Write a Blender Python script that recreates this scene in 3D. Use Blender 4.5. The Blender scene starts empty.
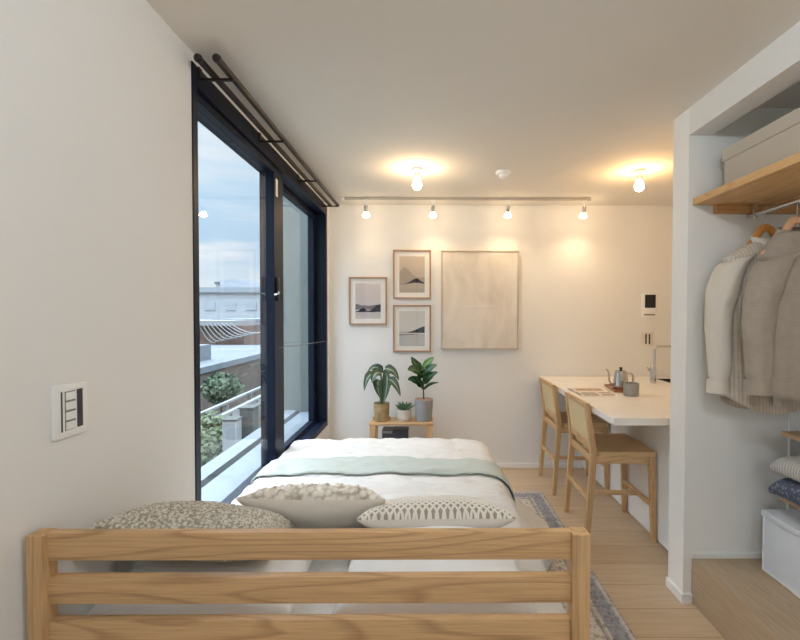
import bpy, bmesh, math, random
from mathutils import Vector, Matrix, noise

random.seed(7)
SC = bpy.context.scene
COL = SC.collection
PI = math.pi


def lin(c):
    c /= 255.0
    return c / 12.92 if c <= 0.04045 else ((c + 0.055) / 1.055) ** 2.4


def rgb(r, g, b):
    return (lin(r), lin(g), lin(b), 1.0)


# ---------------------------------------------------------------- materials
class Nodes:
    def __init__(self, name):
        self.m = bpy.data.materials.new(name)
        self.m.use_nodes = True
        self.t = self.m.node_tree
        self.b = self.t.nodes['Principled BSDF']
        self.out = self.t.nodes['Material Output']

    def n(self, typ, **kw):
        x = self.t.nodes.new(typ)
        for k, v in kw.items():
            if k in x.inputs:
                x.inputs[k].default_value = v
            else:
                setattr(x, k, v)
        return x

    def l(self, a, ao, b, bi):
        self.t.links.new(a.outputs[ao], b.inputs[bi])

    def coords(self, scale=(1, 1, 1), kind='Object', rot=(0, 0, 0)):
        tc = self.n('ShaderNodeTexCoord')
        mp = self.n('ShaderNodeMapping')
        mp.inputs['Scale'].default_value = scale
        mp.inputs['Rotation'].default_value = rot
        self.l(tc, kind, mp, 'Vector')
        return mp

    def ramp(self, stops):
        r = self.n('ShaderNodeValToRGB')
        el = r.color_ramp.elements
        while len(el) < len(stops):
            el.new(0.5)
        for e, (p, c) in zip(el, stops):
            e.position = p
            e.color = c
        return r

    def bump(self, src, out, strength=0.2, dist=0.01):
        b = self.n('ShaderNodeBump')
        b.inputs['Strength'].default_value = strength
        b.inputs['Distance'].default_value = dist
        self.l(src, out, b, 'Height')
        self.l(b, 'Normal', self.b, 'Normal')

    def mix(self, mode='MIX', fac=1.0):
        x = self.n('ShaderNodeMix', data_type='RGBA', blend_type=mode)
        x.inputs[0].default_value = fac
        return x


def plain(name, c, rough=0.6, metal=0.0, var=0.06, scale=14.0, bump=0.0, bscale=None, **kw):
    N = Nodes(name)
    mp = N.coords()
    no = N.n('ShaderNodeTexNoise', Scale=scale, Detail=4.0)
    N.l(mp, 'Vector', no, 'Vector')
    d = tuple(v * (1 - var) for v in c[:3]) + (1,)
    u = tuple(min(1, v * (1 + var)) for v in c[:3]) + (1,)
    r = N.ramp([(0.3, d), (0.7, u)])
    N.l(no, 'Fac', r, 'Fac')
    N.l(r, 'Color', N.b, 'Base Color')
    N.b.inputs['Roughness'].default_value = rough
    N.b.inputs['Metallic'].default_value = metal
    for k, v in kw.items():
        N.b.inputs[k].default_value = v
    if bump:
        n2 = N.n('ShaderNodeTexNoise', Scale=bscale or scale * 4, Detail=3.0)
        N.l(mp, 'Vector', n2, 'Vector')
        N.bump(n2, 'Fac', bump, 0.004)
    return N.m


def wood(name, light, dark, axis='X', scale=1.0, rough=0.5, contrast=1.0):
    """oak with long grain along one axis"""
    N = Nodes(name)
    st = 0.09
    sc = {'X': (st, 1, 1), 'Y': (1, st, 1), 'Z': (1, 1, st)}[axis]
    mp = N.coords(tuple(v * scale for v in sc))
    n0 = N.n('ShaderNodeTexNoise', Scale=9.0, Detail=1.5, Roughness=0.4)
    N.l(mp, 'Vector', n0, 'Vector')
    mul = N.n('ShaderNodeMath', operation='MULTIPLY')
    mul.inputs[1].default_value = 13.0
    N.l(n0, 'Fac', mul, 0)
    fr = N.n('ShaderNodeMath', operation='FRACT')
    N.l(mul, 'Value', fr, 0)
    mid = tuple((a * 0.5 + b * 0.5) for a, b in zip(light, dark))
    r = N.ramp([(0.0, mid), (0.12, light), (0.75, light), (1.0, mid)])
    N.l(fr, 'Value', r, 'Fac')
    sf = {'X': (0.03, 1, 1), 'Y': (1, 0.03, 1), 'Z': (1, 1, 0.03)}[axis]
    m2 = N.coords(tuple(v * scale for v in sf))
    n2 = N.n('ShaderNodeTexNoise', Scale=260.0, Detail=3.0)
    N.l(m2, 'Vector', n2, 'Vector')
    r2 = N.ramp([(0.35, (0.78, 0.74, 0.7, 1)), (0.6, (1, 1, 1, 1))])
    N.l(n2, 'Fac', r2, 'Fac')
    mx = N.mix('MULTIPLY', 0.75 * contrast)
    N.l(r, 'Color', mx, 6)
    N.l(r2, 'Color', mx, 7)
    N.l(mx, 2, N.b, 'Base Color')
    N.b.inputs['Roughness'].default_value = rough
    N.bump(n2, 'Fac', 0.08, 0.002)
    return N.m


def fabric(name, c, weave=900.0, var=0.08, bump=0.25, rough=0.9, c2=None, wrinkle=0.0):
    N = Nodes(name)
    mp = N.coords()
    n1 = N.n('ShaderNodeTexNoise', Scale=weave * 0.5, Detail=2.0)
    n2 = N.n('ShaderNodeTexNoise', Scale=22.0, Detail=4.0)
    N.l(mp, 'Vector', n1, 'Vector')
    N.l(mp, 'Vector', n2, 'Vector')
    lo = c2 or tuple(v * (1 - var) for v in c[:3]) + (1,)
    r = N.ramp([(0.3, lo), (0.7, c)])
    ad = N.n('ShaderNodeMath', operation='ADD')
    h = N.n('ShaderNodeMath', operation='MULTIPLY')
    h.inputs[1].default_value = 0.5
    N.l(n1, 'Fac', ad, 0)
    N.l(n2, 'Fac', ad, 1)
    N.l(ad, 'Value', h, 0)
    N.l(h, 'Value', r, 'Fac')
    N.l(r, 'Color', N.b, 'Base Color')
    N.b.inputs['Roughness'].default_value = rough
    if 'Sheen Weight' in N.b.inputs:
        N.b.inputs['Sheen Weight'].default_value = 0.15
    if wrinkle:
        mw = N.coords((2.2, 9, 5))
        n3 = N.n('ShaderNodeTexNoise', Scale=3.0, Detail=5.0, Distortion=0.8)
        N.l(mw, 'Vector', n3, 'Vector')
        a2 = N.n('ShaderNodeMath', operation='MULTIPLY_ADD')
        a2.inputs[1].default_value = 0.06
        N.l(n1, 'Fac', a2, 0)
        N.l(n3, 'Fac', a2, 2)
        N.bump(a2, 'Value', wrinkle, 0.03)
    else:
        N.bump(n1, 'Fac', bump, 0.003)
    return N.m


def glass_mat(name, tint=(1, 1, 1, 1), refl=0.03):
    N = Nodes(name)
    tr = N.n('ShaderNodeBsdfTransparent')
    tr.inputs['Color'].default_value = tint
    gl = N.n('ShaderNodeBsdfGlossy', Roughness=0.02)
    lw = N.n('ShaderNodeLayerWeight', Blend=0.5)
    pw = N.n('ShaderNodeMath', operation='POWER')
    pw.inputs[1].default_value = 5.0
    N.l(lw, 'Facing', pw, 0)
    ma = N.n('ShaderNodeMath', operation='MULTIPLY_ADD')
    ma.inputs[1].default_value = 0.5
    ma.inputs[2].default_value = refl
    N.l(pw, 'Value', ma, 0)
    mx = N.n('ShaderNodeMixShader')
    N.l(ma, 'Value', mx, 0)
    N.l(tr, 'BSDF', mx, 1)
    N.l(gl, 'BSDF', mx, 2)
    N.l(mx, 'Shader', N.out, 'Surface')
    return N.m


def emis(name, c, s):
    N = Nodes(name)
    e = N.n('ShaderNodeEmission')
    e.inputs['Color'].default_value = c
    e.inputs['Strength'].default_value = s
    N.l(e, 'Emission', N.out, 'Surface')
    return N.m


def floor_mat():
    N = Nodes('oak_floor_planks')
    mp = N.coords()
    br = N.n('ShaderNodeTexBrick', offset=0.37, offset_frequency=2)
    br.inputs['Scale'].default_value = 1.0
    br.inputs['Brick Width'].default_value = 3.4
    br.inputs['Row Height'].default_value = 0.19
    br.inputs['Mortar Size'].default_value = 0.0016
    br.inputs['Mortar Smooth'].default_value = 0.2
    br.inputs['Bias'].default_value = 0.0
    br.inputs['Color1'].default_value = rgb(210, 187, 157)
    br.inputs['Color2'].default_value = rgb(196, 171, 139)
    br.inputs['Mortar'].default_value = rgb(150, 124, 94)
    N.l(mp, 'Vector', br, 'Vector')
    m2 = N.coords((0.08, 1, 1))
    n2 = N.n('ShaderNodeTexNoise', Scale=40.0, Detail=5.0, Distortion=0.6)
    N.l(m2, 'Vector', n2, 'Vector')
    r2 = N.ramp([(0.3, (0.84, 0.8, 0.75, 1)), (0.65, (1, 1, 1, 1))])
    N.l(n2, 'Fac', r2, 'Fac')
    mx = N.mix('MULTIPLY', 0.8)
    N.l(br, 'Color', mx, 6)
    N.l(r2, 'Color', mx, 7)
    N.l(mx, 2, N.b, 'Base Color')
    N.b.inputs['Roughness'].default_value = 0.42
    N.bump(n2, 'Fac', 0.05, 0.002)
    return N.m


def rug_mat(hx, hy):
    """faded oriental rug: border bands by distance from the edge, mottled inner field"""
    N = Nodes('faded_rug_weave')
    tc = N.n('ShaderNodeTexCoord')
    sp = N.n('ShaderNodeSeparateXYZ')
    N.l(tc, 'Object', sp, 'Vector')

    def edge(out, half):
        a = N.n('ShaderNodeMath', operation='ABSOLUTE')
        N.l(sp, out, a, 0)
        s = N.n('ShaderNodeMath', operation='SUBTRACT')
        s.inputs[0].default_value = half
        N.l(a, 'Value', s, 1)
        return s
    mn = N.n('ShaderNodeMath', operation='MINIMUM')
    N.l(edge('X', hx), 'Value', mn, 0)
    N.l(edge('Y', hy), 'Value', mn, 1)
    sc = N.n('ShaderNodeMath', operation='MULTIPLY')
    sc.inputs[1].default_value = 2.0
    N.l(mn, 'Value', sc, 0)
    pale, blue, beige, tan = rgb(212, 208, 204), rgb(156, 159, 170), rgb(212, 205, 196), rgb(150, 130, 112)
    r = N.ramp([(0.0, rgb(160, 158, 164)), (0.03, pale), (0.075, blue), (0.2, rgb(158, 159, 168)),
                (0.215, beige), (0.26, rgb(160, 154, 152)), (0.28, beige)])
    N.l(sc, 'Value', r, 'Fac')
    no = N.n('ShaderNodeTexNoise', Scale=60.0, Detail=6.0, Roughness=0.75)
    mp = N.coords((1, 0.6, 1))
    N.l(mp, 'Vector', no, 'Vector')
    r2 = N.ramp([(0.38, rgb(182, 178, 178)), (0.52, (1, 1, 1, 1))])
    N.l(no, 'Fac', r2, 'Fac')
    mx = N.mix('MULTIPLY', 0.85)
    N.l(r, 'Color', mx, 6)
    N.l(r2, 'Color', mx, 7)
    vo = N.n('ShaderNodeTexVoronoi', Scale=26.0)
    N.l(tc, 'Object', vo, 'Vector')
    r3 = N.ramp([(0.26, tan), (0.34, (1, 1, 1, 1))])
    N.l(vo, 'Distance', r3, 'Fac')
    mx2 = N.mix('MULTIPLY', 0.4)
    N.l(mx, 2, mx2, 6)
    N.l(r3, 'Color', mx2, 7)
    N.l(mx2, 2, N.b, 'Base Color')
    N.b.inputs['Roughness'].default_value = 0.78
    N.bump(no, 'Fac', 0.4, 0.006)
    return N.m


def cell_fabric(name, hi, lo, scale, edge=(0.25, 0.55), stretch=(1, 1, 1)):
    """nubby loops: pale loop tops, darker gaps"""
    N = Nodes(name)
    mp = N.coords(stretch)
    vo = N.n('ShaderNodeTexVoronoi', Scale=scale)
    N.l(mp, 'Vector', vo, 'Vector')
    r = N.ramp([(edge[0], hi), (edge[1], lo)])
    N.l(vo, 'Distance', r, 'Fac')
    n2 = N.n('ShaderNodeTexNoise', Scale=scale * 0.55, Detail=3.0)
    N.l(mp, 'Vector', n2, 'Vector')
    r2 = N.ramp([(0.35, (0.7, 0.68, 0.64, 1)), (0.6, (1, 1, 1, 1))])
    N.l(n2, 'Fac', r2, 'Fac')
    mx = N.mix('MULTIPLY', 0.5)
    N.l(r, 'Color', mx, 6)
    N.l(r2, 'Color', mx, 7)
    N.l(mx, 2, N.b, 'Base Color')
    N.b.inputs['Roughness'].default_value = 0.78
    return N.m


def vstripe(name, a, b, freq, duty=0.5, axis='X', rough=0.9):
    N = Nodes(name)
    tc = N.n('ShaderNodeTexCoord')
    sp = N.n('ShaderNodeSeparateXYZ')
    N.l(tc, 'Object', sp, 'Vector')
    m = N.n('ShaderNodeMath', operation='MULTIPLY')
    m.inputs[1].default_value = freq
    N.l(sp, axis, m, 0)
    f = N.n('ShaderNodeMath', operation='FRACT')
    N.l(m, 'Value', f, 0)
    r = N.ramp([(duty - 0.08, a), (duty + 0.08, b)])
    N.l(f, 'Value', r, 'Fac')
    no = N.n('ShaderNodeTexNoise', Scale=30.0, Detail=4.0)
    N.l(tc, 'Object', no, 'Vector')
    r2 = N.ramp([(0.3, (0.9, 0.89, 0.87, 1)), (0.7, (1, 1, 1, 1))])
    N.l(no, 'Fac', r2, 'Fac')
    mx = N.mix('MULTIPLY', 1.0)
    N.l(r, 'Color', mx, 6)
    N.l(r2, 'Color', mx, 7)
    N.l(mx, 2, N.b, 'Base Color')
    N.b.inputs['Roughness'].default_value = rough
    return N.m


def cane_mat():
    N = Nodes('woven_cane')
    mp = N.coords((1, 1, 1))
    ck = N.n('ShaderNodeTexChecker', Scale=130.0)
    ck.inputs['Color1'].default_value = rgb(232, 214, 172)
    ck.inputs['Color2'].default_value = rgb(206, 184, 140)
    N.l(mp, 'Vector', ck, 'Vector')
    N.l(ck, 'Color', N.b, 'Base Color')
    N.b.inputs['Roughness'].default_value = 0.7
    N.bump(ck, 'Fac', 0.3, 0.002)
    return N.m


def leaf_mat(name, dark, light, vein):
    N = Nodes(name)
    tc = N.n('ShaderNodeTexCoord')
    sp = N.n('ShaderNodeSeparateXYZ')
    N.l(tc, 'UV', sp, 'Vector')
    s = N.n('ShaderNodeMath', operation='SUBTRACT')
    s.inputs[1].default_value = 0.5
    N.l(sp, 'X', s, 0)
    a = N.n('ShaderNodeMath', operation='ABSOLUTE')
    N.l(s, 'Value', a, 0)
    r = N.ramp([(0.02, vein), (0.07, light), (0.4, dark)])
    N.l(a, 'Value', r, 'Fac')
    # side veins run out from the midrib
    ad = N.n('ShaderNodeMath', operation='MULTIPLY_ADD')
    ad.inputs[1].default_value = -0.6
    N.l(a, 'Value', ad, 0)
    N.l(sp, 'Y', ad, 2)
    mm = N.n('ShaderNodeMath', operation='MULTIPLY')
    mm.inputs[1].default_value = 7.0
    N.l(ad, 'Value', mm, 0)
    f = N.n('ShaderNodeMath', operation='FRACT')
    N.l(mm, 'Value', f, 0)
    r2 = N.ramp([(0.0, (1, 1, 1, 1)), (0.14, (0, 0, 0, 1))])
    N.l(f, 'Value', r2, 'Fac')
    mx = N.mix('MIX', 0.3)
    h = N.n('ShaderNodeMath', operation='MULTIPLY')
    h.inputs[1].default_value = 0.45
    N.l(r2, 'Color', h, 0)
    N.l(h, 'Value', mx, 0)
    N.l(r, 'Color', mx, 6)
    mx.inputs[7].default_value = vein
    N.l(mx, 2, N.b, 'Base Color')
    N.b.inputs['Roughness'].default_value = 0.38
    return N.m


# ---------------------------------------------------------------- mesh helpers
def box(bm, x0, x1, y0, y1, z0, z1, bev=0.0, seg=2, mi=0):
    vs = [bm.verts.new(p) for p in ((x0, y0, z0), (x1, y0, z0), (x1, y1, z0), (x0, y1, z0),
                                    (x0, y0, z1), (x1, y0, z1), (x1, y1, z1), (x0, y1, z1))]
    fs = [bm.faces.new([vs[i] for i in q]) for q in
          ((0, 3, 2, 1), (4, 5, 6, 7), (0, 1, 5, 4), (1, 2, 6, 5), (2, 3, 7, 6), (3, 0, 4, 7))]
    for f in fs:
        f.material_index = mi
    if bev:
        es = list({e for f in fs for e in f.edges})
        r = bmesh.ops.bevel(bm, geom=es, offset=bev, segments=seg, affect='EDGES', profile=0.6)
        for f in r['faces']:
            f.material_index = mi
    return vs


def ring(bm, c, u, v, n, ru, rv=None, p=2.0):
    rv = ru if rv is None else rv
    out = []
    for i in range(n):
        a = 2 * PI * i / n
        ca, sa = math.cos(a), math.sin(a)
        x = math.copysign(abs(ca) ** (2 / p), ca) * ru
        y = math.copysign(abs(sa) ** (2 / p), sa) * rv
        out.append(bm.verts.new(Vector(c) + u * x + v * y))
    return out


def bridge(bm, a, b, mi=0):
    n = len(a)
    for i in range(n):
        f = bm.faces.new((a[i], a[(i + 1) % n], b[(i + 1) % n], b[i]))
        f.material_index = mi


def cap(bm, r, rev=False, mi=0):
    f = bm.faces.new(list(reversed(r)) if rev else r)
    f.material_index = mi


def tube(bm, pts, rad, n=12, flat=1.0, p=2.0, up=None, mi=0, ends=True):
    """tube through pts; rad is a number or a list; flat squeezes the second axis"""
    pts = [Vector(q) for q in pts]
    rs = rad if isinstance(rad, (list, tuple)) else [rad] * len(pts)
    prev = None
    last_u = Vector(up) if up else None
    first = None
    for i, q in enumerate(pts):
        d = (pts[min(i + 1, len(pts) - 1)] - pts[max(i - 1, 0)]).normalized()
        if last_u is None:
            last_u = Vector((0, 0, 1)) if abs(d.z) < 0.9 else Vector((1, 0, 0))
        u = (last_u - d * last_u.dot(d)).normalized()
        v = d.cross(u)
        last_u = u
        r = ring(bm, q, u, v, n, rs[i], rs[i] * flat, p)
        if prev:
            bridge(bm, prev, r, mi)
        else:
            first = r
        prev = r
    if ends:
        cap(bm, first, True, mi)
        cap(bm, prev, False, mi)


def beam(bm, a, b, w, d, up=(0, 0, 1), bev=0.003, w2=None, d2=None):
    """rectangular bar from a to b, w along 'side', d along 'up'"""
    a, b = Vector(a), Vector(b)
    ax = (b - a).normalized()
    u = Vector(up)
    u = (u - ax * u.dot(ax)).normalized()
    s = ax.cross(u)
    w2 = w if w2 is None else w2
    d2 = d if d2 is None else d2
    vs = []
    for q, ww, dd in ((a, w, d), (b, w2, d2)):
        for sx, sy in ((-1, -1), (1, -1), (1, 1), (-1, 1)):
            vs.append(bm.verts.new(q + s * (sx * ww / 2) + u * (sy * dd / 2)))
    fs = [bm.faces.new([vs[i] for i in qd]) for qd in
          ((0, 3, 2, 1), (4, 5, 6, 7), (0, 1, 5, 4), (1, 2, 6, 5), (2, 3, 7, 6), (3, 0, 4, 7))]
    if bev:
        es = list({e for f in fs for e in f.edges})
        bmesh.ops.bevel(bm, geom=es, offset=bev, segments=2, affect='EDGES', profile=0.6)


def lathe(bm, prof, c=(0, 0, 0), n=32, mi=0):
    X, Y = Vector((1, 0, 0)), Vector((0, 1, 0))
    prev = None
    for r, z in prof:
        q = Vector(c) + Vector((0, 0, z))
        if r < 1e-5:
            cur = [bm.verts.new(q)]
        else:
            cur = ring(bm, q, X, Y, n, r)
        if prev:
            if len(prev) == 1 and len(cur) > 1:
                for i in range(n):
                    bm.faces.new((prev[0], cur[i], cur[(i + 1) % n])).material_index = mi
            elif len(cur) == 1 and len(prev) > 1:
                for i in range(n):
                    bm.faces.new((prev[(i + 1) % n], prev[i], cur[0])).material_index = mi
            elif len(cur) > 1:
                bridge(bm, prev, cur, mi)
        prev = cur


def grid(bm, fn, nu, nv, mi=0, uv=False):
    vs = [[bm.verts.new(fn(i / nu, j / nv)) for j in range(nv + 1)] for i in range(nu + 1)]
    lay = bm.loops.layers.uv.verify() if uv else None
    for i in range(nu):
        for j in range(nv):
            f = bm.faces.new((vs[i][j], vs[i + 1][j], vs[i + 1][j + 1], vs[i][j + 1]))
            f.material_index = mi
            if uv:
                for lp, (a, b) in zip(f.loops, ((i, j), (i + 1, j), (i + 1, j + 1), (i, j + 1))):
                    lp[lay].uv = (a / nu, b / nv)
    return vs


BASE = {}


def tag(o, label=None, cat=None, group=None, kind=None):
    if label:
        o['label'] = label
    if cat:
        o['category'] = cat
    if group:
        o['group'] = group
    if kind:
        o['kind'] = kind
    return o


def thing(name, label, cat, loc, group=None, rz=0.0):
    o = bpy.data.objects.new(name, None)
    o.empty_display_size = 0.05
    COL.objects.link(o)
    o.location = loc
    o.rotation_euler = (0, 0, rz)
    BASE[o.name] = Vector(loc)
    return tag(o, label, cat, group)


def ob(name, bm, mats, parent=None, base=None, local=False, angle=38, recalc=True, kind=None, smooth=True):
    """link bm as one mesh; coordinates are world unless local; base is the origin of a top-level mesh"""
    if recalc:
        bmesh.ops.recalc_face_normals(bm, faces=bm.faces)
    org = Vector((0, 0, 0))
    if parent is not None and not local:
        org = BASE.get(parent.name, Vector((0, 0, 0)))
    elif base is not None:
        org = Vector(base)
    if not local:
        bmesh.ops.translate(bm, vec=-org, verts=bm.verts)
    me = bpy.data.meshes.new(name)
    bm.to_mesh(me)
    bm.free()
    for m in (mats if isinstance(mats, (list, tuple)) else [mats]):
        me.materials.append(m)
    if smooth:
        me.shade_smooth()
        me.set_sharp_from_angle(angle=math.radians(angle))
    o = bpy.data.objects.new(name, me)
    COL.objects.link(o)
    if parent is not None:
        o.parent = parent
        BASE[o.name] = org
    elif base is not None:
        o.location = base
        BASE[o.name] = org
    if kind:
        o['kind'] = kind
    return o


def B():
    return bmesh.new()


def copy_tree(o, parent=None):
    c = o.copy()
    COL.objects.link(c)
    if parent is not None:
        c.parent = parent
    for ch in [x for x in o.children]:
        copy_tree(ch, c)
    return c


# ---------------------------------------------------------------- palette
M_wall = plain('wall_paint', rgb(232, 231, 229), 0.85, var=0.012, scale=2.0, bump=0.05, bscale=160)
M_ceil = plain('ceiling_paint', rgb(226, 220, 211), 0.9, var=0.012, scale=2.0)
M_white = plain('white_paint', rgb(241, 241, 239), 0.55, var=0.012, scale=3.0)
M_trimw = plain('white_trim', rgb(240, 239, 237), 0.45, var=0.01)
M_floor = floor_mat()
M_step = wood('step_oak', rgb(186, 164, 136), rgb(172, 149, 119), 'Y', 1.0, 0.5)
M_oakX = wood('oak_along', rgb(208, 170, 124), rgb(144, 103, 62), 'X', 1.0, 0.45)
M_oakZ = wood('oak_upright', rgb(204, 166, 120), rgb(160, 120, 78), 'Z', 1.0, 0.45)
M_oakY = wood('oak_deep', rgb(208, 170, 124), rgb(156, 116, 74), 'Y', 1.0, 0.45)
M_stX = wood('stool_oak_x', rgb(222, 188, 142), rgb(172, 132, 88), 'X', 1.6, 0.5)
M_stY = wood('stool_oak_y', rgb(212, 176, 130), rgb(172, 132, 88), 'Y', 1.6, 0.5)
M_stZ = wood('stool_oak_z', rgb(212, 176, 130), rgb(172, 132, 88), 'Z', 1.6, 0.5)
M_shelf = wood('shelf_pine', rgb(222, 178, 122), rgb(184, 134, 80), 'Y', 1.2, 0.5)
M_cane = cane_mat()
M_alu = plain('anodised_navy_frame', rgb(9, 20, 40), 0.42, var=0.1, scale=5.0, **{'Specular IOR Level': 0.25})
M_alu2 = plain('dark_rubber_gasket', rgb(26, 28, 36), 0.5)
M_rod = plain('bronze_rod', rgb(46, 36, 34), 0.4, 0.5)
M_rodring = plain('pale_rod_track', rgb(150, 134, 124), 0.4, 0.3)
M_chrome = plain('brushed_steel', rgb(206, 204, 200), 0.22, 1.0, var=0.03)
M_steel = plain('polished_steel', rgb(196, 190, 184), 0.14, 1.0, var=0.04)
M_glass = glass_mat('window_glass', (0.95, 0.975, 0.99, 1))
M_fglass = glass_mat('picture_glass', (0.99, 0.99, 0.99, 1))
M_frost = None
M_sheet = fabric('white_cotton', rgb(240, 238, 234), 700, 0.03, 0.1)
M_pillow = fabric('pillow_cotton', rgb(238, 239, 240), 700, 0.03, 0.1, wrinkle=0.25)
M_duvet = fabric('washed_duvet_linen', rgb(224, 221, 216), 600, 0.03, 0.1, wrinkle=0.55)
M_sage = fabric('sage_linen', rgb(188, 195, 187), 600, 0.05, 0.1, wrinkle=0.3)
M_linen = fabric('natural_linen', rgb(228, 221, 210), 500, 0.1, 0.3)
M_boucle = cell_fabric('grey_olive_boucle', rgb(226, 221, 210), rgb(160, 154, 138), 125.0, (0.3, 0.72))
M_braid = cell_fabric('cream_braid', rgb(236, 229, 217), rgb(184, 171, 154), 46.0, (0.4, 0.8), (1.0, 0.7, 1))
M_net = plain('white_crochet', rgb(232, 227, 217), 0.95, var=0.04, scale=200)
M_netgap = plain('taupe_backing', rgb(176, 164, 148), 0.95, var=0.08, scale=200)
M_counter = plain('white_worktop', rgb(244, 240, 234), 0.22, var=0.008)
M_black = plain('black_satin', rgb(24, 22, 22), 0.35)
M_grey = plain('grey_plastic', rgb(120, 120, 122), 0.5)
M_dark = plain('charcoal_plastic', rgb(58, 54, 60), 0.4)

# ---------------------------------------------------------------- room shell
XL, XP, YB, H = -0.90, 1.265, 4.041, 2.42
YN = -2.6
WY0, WY1, WZ0, WZ1 = 1.70, 3.955, 0.42, 2.385
XC = 1.90          # closet back
XK = 2.42          # kitchen side wall


def struct(name, bm, m, label=None):
    o = ob(name, bm, m, kind='structure', smooth=False)
    if label:
        o['label'] = label
    return o


b = B(); box(b, XL - 0.16, XK + 0.1, YN - 0.1, YB + 0.1, -0.1, 0.0)
struct('floor', b, M_floor, 'light oak plank floor')
b = B(); box(b, XL - 0.16, XK + 0.1, YN - 0.1, YB + 0.1, H, H + 0.12)
struct('ceiling', b, M_ceil, 'off white painted ceiling')
b = B()
box(b, XL - 0.16, XL, YN, WY0, 0, H)
box(b, XL - 0.16, XL, WY0, WY1, 0, WZ0)
box(b, XL - 0.16, XL, WY0, WY1, WZ1, H)
box(b, XL - 0.16, XL, WY1, YB, 0, H)
struct('wall_left', b, M_wall, 'pale plaster wall holding the tall window')
b = B(); box(b, XL - 0.16, XK + 0.1, YB, YB + 0.1, 0, H)
struct('wall_back', b, M_wall, 'far wall with the pictures')
GX0, GX1, GZ0, GZ1 = -0.28, 1.21, 0.06, 2.30
b = B()
box(b, XL - 0.16, GX0, YN - 0.1, YN, 0, H)
box(b, GX1, XK + 0.1, YN - 0.1, YN, 0, H)
box(b, GX0, GX1, YN - 0.1, YN, 0, GZ0)
box(b, GX0, GX1, YN - 0.1, YN, GZ1, H)
struct('wall_front', b, M_wall, 'wall behind the camera')
b = B(); box(b, XK, XK + 0.1, 2.26, YB, 0, H)
struct('wall_kitchen', b, M_wall, 'kitchen side wall')
b = B(); box(b, XP, XK, 2.137, 2.272, 0, H)
struct('wall_partition', b, M_white, 'thin white partition between kitchen and closet')
b = B(); box(b, XC, XC + 0.1, YN, 2.137, 0, H)
struct('wall_closet', b, M_white, 'rear wall of the open closet')
b = B(); box(b, XP, XP + 0.11, YN, 2.137, 2.288, H)
struct('wall_header', b, M_wall, 'white header above the open closet')
b = B()
box(b, 1.305, XC, YN, 2.137, 0, 0.222, 0.004, 2)
ob('trim_1', b, M_step, kind='structure')['label'] = 'raised oak platform under the open closet'
b = B(); box(b, XL, 1.43, YB - 0.012, YB, 0, 0.045, 0.002, 1)
struct('baseboard_back', b, M_trimw)
b = B()
box(b, XP - 0.012, XP, 2.125, 2.272, 0, 0.045)
box(b, XP, 1.305, 2.125, 2.137, 0, 0.045)
struct('baseboard_partition', b, M_trimw)
b = B(); box(b, 1.305, XC, 2.127, 2.137, 0.222, 0.245)
struct('baseboard_closet', b, M_trimw)
b = B(); box(b, 1.772, 1.79, 2.124, 2.137, 0.245, 1.88)
struct('trim_2', b, M_white)

# ---------------------------------------------------------------- window
win = bpy.data.objects.new('window_1', None)
COL.objects.link(win)
win.location = (XL - 0.07, (WY0 + WY1) / 2, WZ0)
BASE['window_1'] = Vector(win.location)
tag(win, 'tall dark framed sliding window beside the bed', None, None, 'structure')
b = B()
xi, xo = XL + 0.004, XL - 0.15
box(b, xo, xi, WY0 + 0.001, WY0 + 0.040, WZ0, WZ1, 0.002, 1)
box(b, xo, xi, WY1 - 0.050, WY1 - 0.001, WZ0, WZ1, 0.002, 1)
box(b, xo, xi, WY0 + 0.040, WY1 - 0.050, WZ0, WZ0 + 0.045, 0.002, 1)
box(b, xo, xi, WY0 + 0.040, WY1 - 0.050, WZ1 - 0.085, WZ1, 0.002, 1)
box(b, XL - 0.085, XL - 0.075, WY0 + 0.040, WY1 - 0.050, WZ0 + 0.045, WZ0 + 0.055)
ob('window_frame', b, M_alu, win)


def sash(y0, y1, xc, stile0, stile1, thick, glass_m):
    z0, z1 = WZ0 + 0.047, WZ1 - 0.087
    b = B()
    h = thick / 2
    box(b, xc - h, xc + h, y0, y0 + stile0, z0, z1, 0.002, 1)
    box(b, xc - h, xc + h, y1 - stile1, y1, z0, z1, 0.002, 1)
    box(b, xc - h, xc + h, y0 + stile0, y1 - stile1, z0, z0 + 0.022, 0.002, 1)
    box(b, xc - h, xc + h, y0 + stile0, y1 - stile1, z1 - 0.032, z1, 0.002, 1)
    s = ob('window_sash', b, M_alu, win)
    b = B()
    box(b, xc - 0.003, xc + 0.003, y0 + stile0 - 0.004, y1 - stile1 + 0.004, z0 + 0.018, z1 - 0.028)
    ob('window_pane', b, glass_m, s)
    return s


s1 = sash(WY0 + 0.042, 2.80, XL - 0.040, 0.012, 0.165, 0.056, M_glass)
s2 = sash(2.735, WY1 - 0.052, XL - 0.112, 0.06, 0.075, 0.05, M_glass)
b = B()
box(b, XL - 0.012, XL + 0.004, 2.655, 2.685, 1.50, 1.64, 0.005, 2)
beam(b, (XL + 0.012, 2.668, 1.60), (XL + 0.012, 2.668, 1.66), 0.018, 0.012)
ob('window_latch', b, M_black, s1)
b = B()
tube(b, [(XL - 0.01, 2.64, 1.535), (XL + 0.012, 2.635, 1.54), (XL + 0.016, 2.632, 1.555)], 0.007, 8)
ob('latch_lever', b, M_chrome, s1)
b = B(); box(b, XL - 0.0125, XL - 0.0105, 2.665, 2.70, 2.13, 2.235)
ob('sticker', b, M_trimw, s1)
b = B()
tube(b, [(XL - 0.012, 2.70, 1.215), (XL - 0.006, 3.3, 1.195), (XL - 0.004, 3.91, 1.178)], 0.0022, 6)
ob('safety_wire', b, M_grey, win)
b = B(); tube(b, [(XL + 0.0, 3.925, 1.177), (XL + 0.012, 3.925, 1.177)], 0.008, 10)
ob('wire_anchor', b, M_chrome, win)

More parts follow.
